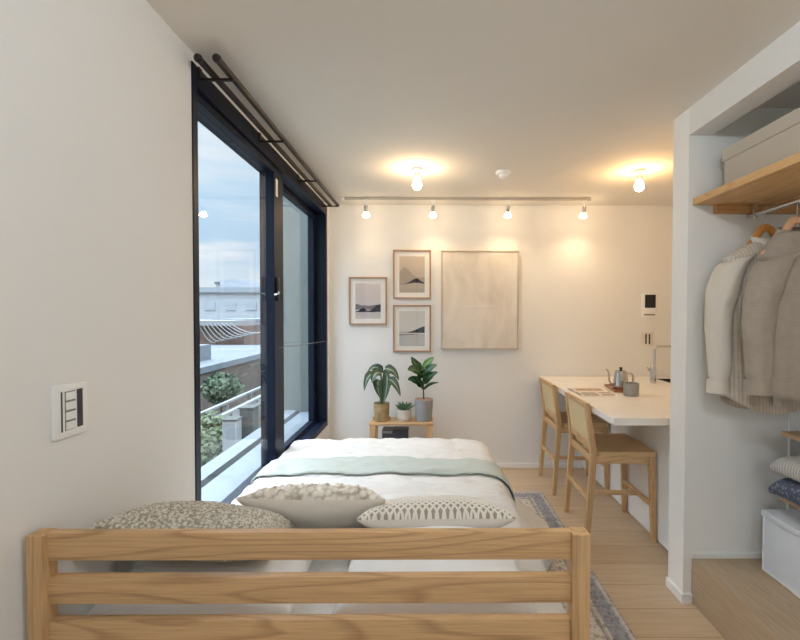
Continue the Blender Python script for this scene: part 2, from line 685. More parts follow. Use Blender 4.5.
# glazed balcony door behind the camera (it shows as a reflection in the picture glass)
win2 = bpy.data.objects.new('window_2', None)
COL.objects.link(win2)
win2.location = ((GX0 + GX1) / 2, YN - 0.05, GZ0)
BASE['window_2'] = Vector(win2.location)
tag(win2, 'glazed balcony door in the wall behind the camera', None, None, 'structure')
b = B()
for a in ((GX0 + 0.001, GX0 + 0.05, GZ0, GZ1), (GX1 - 0.05, GX1 - 0.001, GZ0, GZ1), (GX0 + 0.05, GX1 - 0.05, GZ0, GZ0 + 0.06), (GX0 + 0.05, GX1 - 0.05, GZ1 - 0.05, GZ1), ((GX0 + GX1) / 2 - 0.03, (GX0 + GX1) / 2 + 0.03, GZ0 + 0.06, GZ1 - 0.05)):
    box(b, a[0], a[1], YN - 0.08, YN - 0.01, a[2], a[3], 0.002, 1)
ob('window_frame', b, M_alu, win2)
for x0, x1 in ((GX0 + 0.05, (GX0 + GX1) / 2 - 0.03), ((GX0 + GX1) / 2 + 0.03, GX1 - 0.05)):
    b = B(); box(b, x0, x1, YN - 0.050, YN - 0.044, GZ0 + 0.06, GZ1 - 0.05)
    ob('window_pane', b, M_glass, win2)

# ---------------------------------------------------------------- curtain rods
rod = thing('curtain_rod', 'double dark bronze curtain rod above the tall window', 'curtain rod', (-0.81, 2.72, H))
for x in (-0.777, -0.845):
    b = B(); tube(b, [(x, 1.65, 2.362), (x, 3.83, 2.362)], 0.0135, 12)
    ob('rod', b, M_rod, rod)
    for y in (1.647, 3.833):
        b = B()
        bmesh.ops.create_uvsphere(b, u_segments=12, v_segments=8, radius=0.016, matrix=Matrix.Translation((x, y, 2.362)))
        ob('finial', b, M_rod, rod)
for y in (1.76, 2.38, 3.08, 3.79):
    b = B()
    box(b, XL + 0.001, XL + 0.007, y - 0.012, y + 0.012, 2.335, 2.388, 0.001, 1)
    box(b, XL + 0.006, -0.768, y - 0.006, y + 0.006, 2.338, 2.3475, 0.001, 1)
    ob('bracket', b, M_rod, rod)

# ---------------------------------------------------------------- outside
M_ledge = plain('pale_blue_grey_coping', rgb(122, 132, 140), 0.5, var=0.03)
M_groove = plain('ledge_gap', rgb(70, 80, 88), 0.6)
M_conc = plain('weathered_concrete', rgb(70, 72, 70), 0.85, var=0.12, scale=3)
M_roof = plain('grey_roof_felt', rgb(92, 100, 108), 0.8, var=0.06, scale=0.4)
M_brownwall = plain('brown_cladding', rgb(84, 74, 68), 0.8, var=0.18, scale=0.8)
M_whiteb = plain('white_building_render', rgb(150, 156, 162), 0.8, var=0.04, scale=0.1)
M_ground = plain('street_ground', rgb(110, 114, 108), 0.9, var=0.15, scale=0.2)
M_screen = plain('pale_screen_wall', rgb(100, 107, 104), 0.7, var=0.03)
M_rail = plain('white_rail', rgb(126, 130, 132), 0.5)
M_leafo = plain('hedge_leaf', rgb(60, 80, 58), 0.7, var=0.4, scale=2.0)
M_leafp = plain('pale_hedge_leaf', rgb(92, 104, 78), 0.7, var=0.3, scale=2.0)
M_redb = plain('red_brown_wall', rgb(96, 78, 72), 0.8, var=0.1)

b = B(); box(b, -90, 60, -90, 120, -8.2, -8.0)
struct('ground', b, M_ground)
b = B()
box(b, XL - 0.40, XL - 0.165, -2.6, 5.4, 0.30, 0.415)
struct('trim_3', b, M_ledge, 'pale outer sill below the window')
b = B(); box(b, XL - 0.44, XL - 0.40, -2.6, 5.4, 0.30, 0.36)
struct('trim_4', b, M_groove)
b = B(); box(b, XL - 0.56, XL - 0.44, -2.6, 5.4, 0.20, 0.43)
struct('trim_5', b, M_ledge)
b = B(); box(b, XL - 0.75, XL - 0.16, 4.52, 4.60, -8, 3.0)
struct('wall_exterior', b, M_screen, 'pale outer wall beyond the window')

lb = thing('terrace_building', 'low concrete roof terrace just outside the window', 'building', (-5.0, 10.0, -8.0))
b = B(); box(b, -6.6, -3.4, 4.0, 20, -8, -1.75)
ob('terrace_deck', b, M_conc, lb)
for x, z in ((-5.35, -1.20), (-6.3, -1.32)):
    b = B(); box(b, x - 0.05, x + 0.05, 4.2, 19.8, z - 0.08, z, 0.01, 1)
    for k in range(9):
        y = 4.6 + k * 1.85
        box(b, x - 0.03, x + 0.03, y - 0.03, y + 0.03, -1.75, z - 0.08)
    ob('railing', b, M_rail, lb)
for k, (x, y, w, hh) in enumerate(((-4.02, 9.05, 0.28, 1.0), (-3.85, 9.5, 0.30, 1.15), (-3.75, 10.1, 0.30, 1.1))):
    p = thing('planter_box', ('white planter box outside, nearest the pale shrub', 'grey planter box in the middle of three on the terrace',
                              'white planter box outside, nearest the window stile')[k], 'planter', (x, y, -1.75), 'planters on the roof terrace')
    b = B()
    box(b, x - w / 2, x + w / 2, y - w / 2, y + w / 2, -1.75, -1.75 + hh, 0.012, 1)
    ob('box', b, (M_rail, M_conc, M_rail)[k], p)
    b = B(); box(b, x - w / 2 - 0.02, x + w / 2 + 0.02, y - w / 2 - 0.02, y + w / 2 + 0.02, -1.75 + hh, -1.72 + hh, 0.006, 1)
    ob('rim', b, M_conc, p)


def bush(name, label, c, rx, ry, rz, n, mat, leaf, z0):
    t = thing(name, label, 'shrub', (c[0], c[1], z0))
    b = B()
    for _ in range(n):
        d = Vector((random.gauss(0, 1), random.gauss(0, 1), random.gauss(0, 1))).normalized()
        rr = random.uniform(0.55, 1.0) * (1 + 0.25 * noise.noise(d * 2.5))
        q = Vector(c) + Vector((d.x * rx, d.y * ry, d.z * rz)) * rr
        q.z = max(q.z, z0 + 0.12)
        u = Vector((random.gauss(0, 1), random.gauss(0, 1), random.gauss(0, 1))).normalized()
        v = u.orthogonal().normalized()
        s = leaf * random.uniform(0.6, 1.3)
        w = u.cross(v)
        b.faces.new([b.verts.new(q - u * s), b.verts.new(q + v * s * 0.5 + w * s * 0.15), b.verts.new(q + u * s), b.verts.new(q - v * s * 0.5 + w * s * 0.15)])
    ob('foliage', b, mat, t, recalc=False)
    b = B()
    tube(b, [(c[0], c[1], z0), (c[0], c[1], c[2])], [0.07, 0.03], 8)
    ob('trunk', b, M_brownwall, t)


bush('pale_shrub', 'pale green shrub spreading on the terrace outside the window', (-4.84, 9.5, -1.38), 0.48, 1.2, 0.62, 1700, M_leafp, 0.07, -1.75)
bush('dark_shrub', 'dark green bushy shrub in front of the brown building outside', (-7.3, 15.6, -1.22), 0.62, 0.8, 0.52, 1800, M_leafo, 0.09, -8.0)

bd = thing('flat_roof_building', 'brown building with flat grey roof outside the window', 'building', (-12.0, 22.0, -8.0))
b = B(); box(b, -15.0, -9.0, 10, 30, -8, -0.95)
ob('wall', b, M_brownwall, bd)
b = B(); box(b, -15.1, -8.9, 9.9, 30.1, -0.95, -0.70)
ob('roof', b, M_roof, bd)
b = B(); box(b, -11.6, -10.1, 18.0, 20.6, -0.70, 0.0)
ob('roof_hatch', b, M_roof, bd)

lv = thing('louvred_building', 'pale louvred building beyond the flat grey roof', 'building', (-15.2, 38.0, -8.0))
b = B(); box(b, -17.6, -12.8, 36, 44, -8, 1.0)
ob('wall', b, plain('blue_grey_render', rgb(108, 118, 128), 0.8), lv)
b = B()
for k in range(5):
    box(b, -17.7, -12.7, 35.8, 36.0, -1.6 + k * 0.52, -1.42 + k * 0.52)
ob('louvre', b, M_rail, lv)

rb = thing('rope_covered_building', 'red brown low building draped with white ropes', 'building', (-14.9, 29.0, -8.0))
b = B(); box(b, -19.0, -12.9, 31, 34, -8, 0.6)
ob('wall', b, M_redb, rb)
for k in range(9):
    b = B()
    x0 = -15.9 + k * 0.30
    z0 = 0.75
    pts = [(x0 + u * (1.6 + 0.12 * k) / 10, 30.6 - 0.05 * k, z0 - (1.9 - 0.12 * k) * math.sin(PI * u / 10 * 0.75) * 0.7) for u in range(11)]
    tube(b, pts, 0.035, 6)
    ob('rope', b, M_rail, rb)
b = B(); box(b, -20.0, -13.6, 30.5, 35, 0.6, 0.95)
ob('roof', b, M_rail, rb)

wb = thing('white_building', 'large white building on the skyline outside the window', 'building', (-30.0, 66.0, -8.0))
b = B(); box(b, -48, -19, 60, 76, -8, 4.3)
ob('wall', b, M_whiteb, wb)
b = B(); box(b, -48.4, -18.6, 59.6, 76.4, 4.3, 5.0)
ob('roof', b, plain('pale_grey_parapet', rgb(130, 138, 146), 0.8), wb)
M_haze = plain('hazy_window', rgb(142, 150, 158), 0.4)
for k in range(10):
    b = B(); box(b, -47 + k * 2.8, -45.6 + k * 2.8, 59.9, 60.0, 1.9, 3.0)
    ob('window', b, M_haze, wb)
b = B()
box(b, -30, -26.5, 64, 70, 5.0, 6.4)
ob('roof_plant', b, M_whiteb, wb)
for k, (x, y, w, z) in enumerate(((-52, 80, 9, 9.0), (-41, 92, 6, 7.6))):
    t = thing('distant_tower', ('hazy distant block behind the white building, the wider one', 'hazy distant block behind the white building, the narrower one')[k], 'building', (x, y, -8))
    b = B(); box(b, x - w / 2, x + w / 2, y, y + 8, -8, z)
    ob('wall', b, M_whiteb, t)
    b = B(); box(b, x - w / 2 - .2, x + w / 2 + .2, y - .2, y + 8.2, z, z + .5)
    ob('roof', b, M_roof, t)

# ---------------------------------------------------------------- bed
PZ = 0.93
bed = thing('bed', 'oak slatted bed with its headboard towards the camera', 'bed', (-0.265, 2.0, 0.0))
for x0, x1 in ((-0.886, -0.848), (0.325, 0.365)):
    b = B(); box(b, x0, x1, 0.966, 1.006, 0.0095, PZ, 0.003, 2)
    ob('headboard_post', b, M_oakZ, bed)
for z0, z1 in ((0.868, 0.931), (0.769, 0.830), (0.640, 0.732), (0.30, 0.56)):
    b = B(); box(b, -0.850, 0.327, 0.978, 1.000, z0, z1, 0.003, 2)
    ob('headboard_rail', b, M_oakX, bed)
for x0, x1 in ((-0.870, -0.845), (0.300, 0.325)):
    b = B(); box(b, x0, x1, 1.0, 2.95, 0.20, 0.33, 0.003, 2)
    ob('side_rail', b, M_oakY, bed)
b = B(); box(b, -0.870, 0.325, 2.93, 2.955, 0.20, 0.33, 0.003, 2)
ob('foot_rail', b, M_oakX, bed)
for x in (-0.85, 0.305):
    b = B(); box(b, x - 0.022, x + 0.022, 2.895, 2.94, 0.0095, 0.21, 0.003, 2)
    ob('leg', b, M_oakZ, bed)
for k in range(12):
    y = 1.08 + k * 0.16
    b = B(); box(b, -0.845, 0.30, y - 0.04, y + 0.04, 0.27, 0.29)
    ob('slat', b, M_oakX, bed)


def soft_box(bm, x0, x1, y0, y1, z0, z1, r):
    box(bm, x0, x1, y0, y1, z0, z1, r, 4)


b = B(); soft_box(b, -0.862, 0.318, 1.015, 2.925, 0.292, 0.525, 0.04)
mt = ob('mattress', b, M_sheet, base=(-0.27, 1.98, 0.292))
tag(mt, 'white mattress under the linen duvet on the oak bed', 'mattress')

# duvet: one sheet folded over the bed edges
DX0, DX1, DY1, DZ = -0.855, 0.300, 2.875, 0.585


def smooth01(t):
    t = max(0, min(1, t))
    return t * t * (3 - 2 * t)


def cloth(s, t, off=0.0):
    """s across (0 at the wall edge), t along from the head; excess past an edge folds down"""
    W = DX1 - DX0
    exr = max(0.0, s - W)
    exl = max(0.0, -s)
    ey = max(0.0, t - DY1)
    x = DX0 + min(max(s, 0), W)
    y = min(t, DY1)
    wr = 0.5 * noise.noise(Vector((x * 3.0, y * 9.0, 3.1))) + 0.35 * noise.noise(Vector((x * 8, y * 15, 7.7)))
    z = DZ + 0.022 * wr + 0.007 * noise.noise(Vector((x * 20, y * 34, 1.7))) - 0.010 * max(0, 0.22 - abs(noise.noise(Vector((x * 4.5 + 0.6 * y, y * 11, 5.5))))) / 0.22 + 0.018 * math.sin(PI * min(max(s / W, 0), 1)) ** 0.7
    if exl > 0:
        e = exl
        r = 0.03
        a = min(e / r, PI / 2)
        return Vector((x - (r + off) * math.sin(a), y, z - r * (1 - math.cos(a)) - max(0, e - r * PI / 2) + off * math.cos(a)))
    e = math.hypot(exr, ey)
    if e < 1e-6:
        return Vector((x, y, z + off))
    dx, dy = exr / e, ey / e
    r = 0.14
    a = min(e / r, PI / 2)
    rest = max(0.0, e - r * PI / 2)
    # the hem flares and pools towards the head end
    fl = 0.27 * smooth01((3.0 - y) / 0.32) * (1 - 0.55 * smooth01((2.55 - y) / 0.55)) * dx
    ripple = 0.016 * math.sin(y * 17 + 2.0 * math.sin(y * 5)) * dx + 0.014 * math.sin(x * 19) * dy + 0.012 * math.sin(5 * math.atan2(dy, dx + 1e-6)) * (dx * dy * 4)
    fr = min(1.0, rest / 0.35)
    out = (r + off) * math.sin(a) + fl * fr ** 1.4 + ripple * fr
    zz = z - r * (1 - math.cos(a)) - rest * (1 - 0.18 * (fl / 0.27)) + off * math.cos(a)
    return Vector((x + dx * out, y + dy * out, max(zz, 0.034)))


W = DX1 - DX0
b = B()
grid(b, lambda u, v: cloth(-0.10 + u * (W + 0.10 + 0.66), 1.10 + v * (DY1 + 0.42 - 1.10)), 110, 150)
dv = ob('duvet', b, M_duvet, base=(-0.27, 2.0, 0.55), angle=180)
mod = dv.modifiers.new('thick', 'SOLIDIFY')
mod.thickness = 0.022
mod.offset = -1.0
tag(dv, 'crumpled off white linen duvet covering the bed', 'duvet')
b = B()
grid(b, lambda u, v: cloth(-0.05 + u * (W + 0.05 + 0.29), 2.235 + v * 0.24 + 0.02 * (u - 0.5) * 0 + 0.006 * math.sin(u * 9), 0.010), 90, 16)
rn = ob('bed_runner', b, M_sage, base=(-0.27, 2.36, 0.6), angle=180)
mod = rn.modifiers.new('thick', 'SOLIDIFY')
mod.thickness = 0.007
mod.offset = 1.0
tag(rn, 'pale sage green runner folded across the duvet', 'bed runner')


def pillow_mesh(bm, w, h, t, n=40, pinch=0.10, mi_front=0, mi_back=0, disp=None, sag=0.0, power=0.5):
    """closed cushion: local x along width, y along height, z out of its face"""
    def base(u, v, sgn):
        x, y = u * 2 - 1, v * 2 - 1
        th = max(0.0, (1 - abs(x) ** 2.6)) ** power * max(0.0, (1 - abs(y) ** 2.6)) ** power
        px = x * w / 2 * (1 - pinch * (1 - abs(y) ** 2.0) * abs(x) ** 3 * 0.6)
        py = y * h / 2 * (1 - pinch * (1 - abs(x) ** 2.0) * abs(y) ** 3)
        return Vector((px, py, sgn * th * t / 2))
    sides = []
    for sgn, mi in ((1, mi_front), (-1, mi_back)):
        vs = [[None] * (n + 1) for _ in range(n + 1)]
        sides.append(vs)
        for i in range(n + 1):
            for j in range(n + 1):
                rim = i in (0, n) or j in (0, n)
                if sgn == -1 and rim:
                    vs[i][j] = sides[0][i][j]
                    continue
                p = base(i / n, j / n, sgn)
                if disp and not rim:
                    p.z += sgn * disp(p.x, p.y, sgn)
                vs[i][j] = bm.verts.new(p)
        for i in range(n):
            for j in range(n):
                q = (vs[i][j], vs[i + 1][j], vs[i + 1][j + 1], vs[i][j + 1])
                f = bm.faces.new(q if sgn == 1 else tuple(reversed(q)))
                f.material_index = mi


def place(bm, loc, rx=0, ry=0, rz=0):
    m = Matrix.Translation(loc) @ Matrix.Rotation(rz, 4, 'Z') @ Matrix.Rotation(ry, 4, 'Y') @ Matrix.Rotation(rx, 4, 'X')
    bmesh.ops.transform(bm, matrix=m, verts=bm.verts)


def pose(o, loc, rx=0, ry=0, rz=0):
    o.matrix_world = Matrix.Translation(loc) @ Matrix.Rotation(rz, 4, 'Z') @ Matrix.Rotation(ry, 4, 'Y') @ Matrix.Rotation(rx, 4, 'X')


def wrink(x, y, s):
    return 0.010 * noise.noise(Vector((x * 5, y * 7, s * 3.0))) + 0.004 * noise.noise(Vector((x * 16, y * 14, s)))


for k, (px, lab) in enumerate(((-0.598, 'white cotton pillow by the window wall under the nubby cushion'),
                               (0.030, 'white cotton pillow behind the headboard under the crochet cushion'))):
    b = B()
    pillow_mesh(b, 0.53, 0.40, (0.14, 0.16)[k], 44, 0.08, disp=wrink)
    o = ob('pillow', b, M_pillow, local=True, angle=180)
    pose(o, (px - 0.01, 1.285, (0.657, 0.664)[k]), math.radians(2), 0, 0.0)
    tag(o, lab, 'pillow', 'white pillows')


# nubby cushion
def nub(x, y, s):
    d = noise.voronoi(Vector((x * 95, y * 95, 0.3 * s)))[0]
    return 0.012 * max(0, 0.75 - d[0]) + 0.006 * noise.noise(Vector((x * 8, y * 8, s)))


b = B()
pillow_mesh(b, 0.46, 0.44, 0.13, 150, 0.10, disp=nub)
o = ob('cushion', b, M_boucle, local=True, angle=180)
pose(o, (-0.650, 1.30, 0.782), math.radians(-20), math.radians(9), math.radians(8))
tag(o, 'nubby grey olive looped cushion leaning in the corner by the window wall', 'cushion', 'cushions on the bed')


def braid(x, y, s):
    if s < 0:
        return 0.004 * noise.noise(Vector((x * 7, y * 9, 2)))
    f = smooth01((0.25 - abs(x) - 0.02) / 0.05)
    d = noise.voronoi(Vector((x * 42, y * 30 + 0.25 * math.sin(x * 60), 1.7)))[0]
    return 0.026 * f * max(0, 0.8 - d[0])


b = B()
pillow_mesh(b, 0.51, 0.34, 0.13, 110, 0.12, 0, 1, disp=braid)
o = ob('cushion', b, [M_braid, M_linen], local=True, angle=180)
pose(o, (-0.392, 1.615, 0.697), math.radians(-36), 0, math.radians(-1))
tag(o, 'beige lumbar cushion with chunky braided front, beside the nubby one', 'cushion', 'cushions on the bed')


# crochet lattice cushion: plain linen body and a raised net on its front
def flatd(x, y, s):
    return 0.003 * noise.noise(Vector((x * 7, y * 9, 2 + s)))


def net_material():
    N = Nodes('crochet_net')
    tc = N.n('ShaderNodeTexCoord')
    sp = N.n('ShaderNodeSeparateXYZ')
    N.l(tc, 'Object', sp, 'Vector')

    def wavef(sign):
        k = N.n('ShaderNodeMath', operation='MULTIPLY_ADD')
        k.inputs[1].default_value = sign
        N.l(sp, 'Y', k, 0)
        N.l(sp, 'X', k, 2)
        m = N.n('ShaderNodeMath', operation='MULTIPLY')
        m.inputs[1].default_value = 42.0
        N.l(k, 'Value', m, 0)
        f = N.n('ShaderNodeMath', operation='FRACT')
        N.l(m, 'Value', f, 0)
        s = N.n('ShaderNodeMath', operation='SUBTRACT')
        s.inputs[1].default_value = 0.5
        N.l(f, 'Value', s, 0)
        a = N.n('ShaderNodeMath', operation='ABSOLUTE')
        N.l(s, 'Value', a, 0)
        return a
    mn = N.n('ShaderNodeMath', operation='MINIMUM')
    N.l(wavef(1.0), 'Value', mn, 0)
    N.l(wavef(-1.0), 'Value', mn, 1)
    r = N.ramp([(0.16, rgb(236, 231, 221)), (0.22, rgb(166, 153, 136))])
    N.l(mn, 'Value', r, 'Fac')
    N.l(r, 'Color', N.b, 'Base Color')
    N.b.inputs['Roughness'].default_value = 0.78
    return N.m


def netd(x, y, s):
    if s < 0:
        return flatd(x, y, s)
    a = abs(((x + y) * 42.0) % 1 - 0.5)
    c = abs(((x - y) * 42.0) % 1 - 0.5)
    return 0.005 * (1 - smooth01((min(a, c) - 0.10) / 0.12)) + flatd(x, y, s)


b = B()
pillow_mesh(b, 0.52, 0.36, 0.13, 130, 0.12, 0, 1, disp=netd)
o = ob('cushion', b, [net_material(), M_linen], local=True, angle=180)
pose(o, (0.030, 1.575, 0.690), math.radians(-22), 0, math.radians(1))
tag(o, 'cream lumbar cushion with crochet diamond lattice front', 'cushion', 'cushions on the bed')

# ---------------------------------------------------------------- rug
RX0, RX1, RY0, RY1 = -0.70, 0.915, 0.90, 3.465
b = B()
box(b, RX0, RX1, RY0, RY1, 0.0, 0.009, 0.003, 2)
rc = ((RX0 + RX1) / 2, (RY0 + RY1) / 2, 0.0)
rg = thing('rug', 'faded blue grey patterned rug under the bed', 'rug', rc)
ob('pile', b, rug_mat((RX1 - RX0) / 2, (RY1 - RY0) / 2), rg)
b = B()
x = RX0 + 0.01
while x < RX1:
    beam(b, (x, RY1 - 0.003, 0.004), (x + random.uniform(-0.004, 0.004), RY1 + 0.018, 0.002), 0.004, 0.003, bev=0)
    x += 0.011
tag(ob('fringe', b, M_linen, rg), kind='stuff')

# ---------------------------------------------------------------- plant table
tb = thing('side_table', 'small low oak table against the wall carrying three potted plants', 'table', (-0.22, 3.80, 0.0))
b = B(); box(b, -0.492, 0.052, 3.70, 3.92, 0.478, 0.50, 0.003, 2)
ob('table_top', b, M_oakX, tb)
for x0, x1 in ((-0.488, -0.440), (0.0, 0.048)):
    for y0 in (3.705, 3.885):
        b = B(); box(b, x0, x1, y0, y0 + 0.03, 0, 0.478, 0.003, 2)
        ob('leg', b, M_oakZ, tb)
b = B(); box(b, -0.44, 0.0, 3.71, 3.91, 0.24, 0.258, 0.002, 1)
ob('lower_shelf', b, M_oakX, tb)
for k, (x0, x1) in enumerate(((-0.385, -0.300), (-0.292, -0.165))):
    t = thing('storage_box', ('small dark grey box on the plant table lower shelf, narrower of two', 'dark grey box on the plant table lower shelf, wider of two')[k],
              'box', ((x0 + x1) / 2, 3.80, 0.258), 'dark boxes under the plants')
    b = B(); box(b, x0, x1, 3.73, 3.89, 0.258, 0.405, 0.004, 2)
    ob('box_body', b, M_dark, t)
    b = B(); box(b, x0 - 0.003, x1 + 0.003, 3.727, 3.893, 0.405, 0.424, 0.003, 2)
    ob('lid', b, M_grey if k == 0 else M_dark, t)

M_soil = plain('potting_soil', rgb(64, 50, 40), 0.95, var=0.3, scale=90, bump=0.5)
M_stem = plain('green_stem', rgb(92, 112, 66), 0.6)
M_bark = plain('brown_stem', rgb(92, 76, 58), 0.8)
M_alo = leaf_mat('arrow_leaf', rgb(44, 64, 48), rgb(70, 92, 68), rgb(158, 178, 146))
M_fig = leaf_mat('fig_leaf', rgb(30, 66, 38), rgb(42, 84, 48), rgb(100, 136, 84))
M_fig2 = leaf_mat('fig_leaf_new', rgb(84, 132, 68), rgb(104, 150, 82), rgb(160, 190, 120))
M_succ = plain('succulent_leaf', rgb(84, 116, 84), 0.5, var=0.2, scale=40)


# arrow leaf plant in bronze pot
PX, PY = -0.395, 3.80
pl = thing('potted_arrow_leaf_plant', 'drooping dark arrow-leaved plant in a glossy bronze pot', 'potted plant', (PX, PY, 0.50), 'plants on the low table')
M_bronze = plain('bronze_glaze', rgb(172, 148, 108), 0.22, 0.2, var=0.3, scale=18)
b = B()
lathe(b, [(0, 0.518), (0.060, 0.518), (0.0635, 0.525), (0.0665, 0.60), (0.0690, 0.652), (0.0655, 0.654), (0.063, 0.640), (0.0, 0.640)], (PX, PY, 0), 36)
ob('pot', b, M_bronze, pl)
b = B()
lathe(b, [(0, 0.500), (0.058, 0.500), (0.075, 0.506), (0.0785, 0.524), (0.0745, 0.525), (0.068, 0.5175), (0, 0.5175)], (PX, PY, 0), 36)
ob('saucer', b, M_bronze, pl)
b = B(); lathe(b, [(0.063, 0.636), (0.045, 0.643), (0, 0.646)], (PX, PY, 0), 28)
ob('soil', b, M_soil, pl)


def at_wall(cx, cy, y):
    """point at depth y for crop coordinates of the plant corner"""
    px, py = 340 + cx / 6.15, 340 + cy / 6.15
    return Vector(((px - 430.6) * y / 440 + 0.0074 * y, y, 1.4211 - (py - 314.1) * y / 440))


def blade(bm, p0, pc, p1, width, facing, shape, cup=0.2, nu=8, nv=14):
    """leaf blade along a curve p0-pc-p1, its face turned towards facing"""
    p0, pc, p1 = Vector(p0), Vector(pc), Vector(p1)
    fc_ = Vector(facing).normalized()

    def fn(u, v):
        q = p0 * (1 - v) ** 2 + pc * 2 * v * (1 - v) + p1 * v * v
        d = ((pc - p0) * (1 - v) + (p1 - pc) * v).normalized()
        sd = d.cross(fc_).normalized()
        nn = sd.cross(d).normalized()
        if shape == 'arrow':
            w = (1 - v) ** 0.75 * (0.45 + 0.95 * min(1, v * 5))
        else:
            w = max(0.0, math.sin(PI * min(1, v ** 0.8 * 0.97 + 0.015))) ** 0.7
        x = (u - 0.5) * 2
        return q + sd * (x * w * width / 2) + nn * (cup * abs(x) ** 1.5 * w * width / 2 + 0.05 * width * math.sin(v * 15 + (2 if x > 0 else 0)) * abs(x) * w)
    grid(bm, fn, nu, nv, uv=True)


alo = [  # base, control, tip in crop units; width; depth of base and tip
    ((208, 212), (158, 205), (150, 318), 0.070, 3.78, 3.73),
    ((256, 205), (220, 135), (168, 200), 0.072, 3.80, 3.80),
    ((250, 205), (205, 190), (198, 268), 0.088, 3.75, 3.69),
    ((276, 178), (335, 172), (362, 252), 0.074, 3.80, 3.78),
    ((300, 240), (345, 255), (372, 350), 0.072, 3.77, 3.72),
    ((238, 245), (222, 290), (250, 360), 0.080, 3.81, 3.78),
    ((288, 215), (296, 290), (266, 392), 0.080, 3.79, 3.74),
    ((300, 190), (280, 200), (262, 262), 0.060, 3.84, 3.82)]
for (bs_, ct_, tp_, wd_, ya, yb_) in alo:
    p0, pc, p1 = at_wall(*bs_, ya), at_wall(*ct_, (ya + yb_) / 2 - 0.02), at_wall(*tp_, yb_)
    b = B()
    blade(b, p0, pc, p1, wd_, (0.25 * (1 if p1.x > p0.x else -1), -1, 0.55), 'arrow')
    ob('leaf', b, M_alo, pl, recalc=False, angle=180)
    b = B()
    k0 = Vector((PX, PY, 0.635))
    tube(b, [k0 + Vector(((p0.x - PX) * 0.1, 0, 0)), k0.lerp(p0, 0.4) + Vector(((PX - p0.x) * 0.15, 0, 0.01)), k0.lerp(p0, 0.8), p0], [0.0065, 0.005, 0.004, 0.003], 8)
    ob('stalk', b, M_stem, pl)

# small succulent
QX, QY = -0.200, 3.79
M_ribpot = plain('cream_ribbed_glaze', rgb(206, 200, 188), 0.6, var=0.08)
pl = thing('potted_succulent', 'small spiky succulent in a cream ribbed pot', 'potted plant', (QX, QY, 0.50), 'plants on the low table')
b = B()
lathe(b, [(0, 0.500), (0.046, 0.500), (0.050, 0.506), (0.050, 0.515), (0.060, 0.522), (0.0635, 0.540), (0.061, 0.548), (0.0645, 0.556), (0.062, 0.566), (0.0645, 0.576), (0.0635, 0.600),
          (0.0605, 0.602), (0.058, 0.590), (0, 0.590)], (QX, QY, 0), 36)
ob('pot', b, M_ribpot, pl)
b = B(); lathe(b, [(0.058, 0.586), (0.04, 0.593), (0, 0.595)], (QX, QY, 0), 24)
ob('soil', b, M_soil, pl)
for k in range(22):
    a = k * 2.399
    tilt = 0.25 + 0.95 * (k / 21) ** 0.8
    d = Vector((math.cos(a) * math.sin(tilt), math.sin(a) * math.sin(tilt), math.cos(tilt)))
    q = Vector((QX, QY, 0.592)) + Vector((d.x, d.y, 0)) * 0.012
    ln = 0.062 + 0.028 * (k / 21) + random.uniform(-0.006, 0.006)
    b = B()
    mid = q + d * ln * 0.5 + Vector((0, 0, 0.004))
    tube(b, [q, q + d * ln * 0.2, mid, q + d * ln * 0.8 + Vector((0, 0, .006)), q + d * ln + Vector((0, 0, .011))], [0.008, 0.0095, 0.008, 0.005, 0.0008], 8, flat=0.5)
    ob('leaf', b, M_succ, pl, angle=60)

# fiddle fig
FX, FY = -0.030, 3.80
pl = thing('potted_fig', 'broad-leaved fig plant in a matte grey cylinder pot', 'potted plant', (FX, FY, 0.50), 'plants on the low table')
M_gpot = plain('matte_grey_glaze', rgb(150, 150, 150), 0.65, var=0.05)
b = B()
lathe(b, [(0, 0.500), (0.066, 0.500), (0.070, 0.504), (0.0795, 0.66), (0.080, 0.684), (0.0775, 0.686), (0.076, 0.672), (0, 0.672)], (FX, FY, 0), 40)
ob('pot', b, M_gpot, pl)
b = B()
lathe(b, [(0.0767, 0.668), (0.0767, 0.680), (0.05, 0.684), (0, 0.685)], (FX, FY, 0), 32)
ob('soil', b, plain('bark_mulch', rgb(168, 136, 112), 0.9, var=0.3, scale=80, bump=0.5), pl)
b = B()
tube(b, [(FX, FY, 0.67), (FX - 0.004, FY, 0.78), (FX + 0.003, FY, 0.87), (FX, FY, 0.965)], [0.007, 0.0055, 0.005, 0.003], 8)
ob('trunk', b, M_bark, pl)
fig = [  # base, control, tip in crop units; width; tip depth; new growth
    ((510, 185), (470, 165), (438, 104), 0.075, 3.78, 0),
    ((516, 180), (535, 140), (578, 106), 0.070, 3.82, 1),
    ((511, 232), (470, 165), (418, 186), 0.105, 3.70, 0),
    ((515, 215), (545, 165), (596, 156), 0.075, 3.76, 0),
    ((515, 272), (545, 215), (602, 200), 0.072, 3.74, 0),
    ((511, 290), (470, 235), (418, 246), 0.088, 3.71, 0),
    ((511, 300), (490, 250), (468, 240), 0.080, 3.64, 0),
    ((515, 308), (545, 262), (608, 264), 0.030, 3.78, 0),
    ((513, 245), (512, 195), (520, 205), 0.070, 3.66, 0)]
for (bs_, ct_, tp_, wd_, yb_, new) in fig:
    p0, pc, p1 = at_wall(*bs_, FY), at_wall(*ct_, (FY + yb_) / 2), at_wall(*tp_, yb_)
    b = B()
    blade(b, p0, pc, p1, wd_, (0.1, -0.9, 0.75), 'oval', cup=0.16)
    ob('leaf', b, M_fig2 if new else M_fig, pl, recalc=False, angle=180)

# ---------------------------------------------------------------- pictures
M_pframe = wood('thin_walnut', rgb(178, 144, 116), rgb(128, 96, 72), 'Z', 2.0, 0.5)
M_mat = plain('white_mount', rgb(240, 236, 230), 0.9, var=0.01)


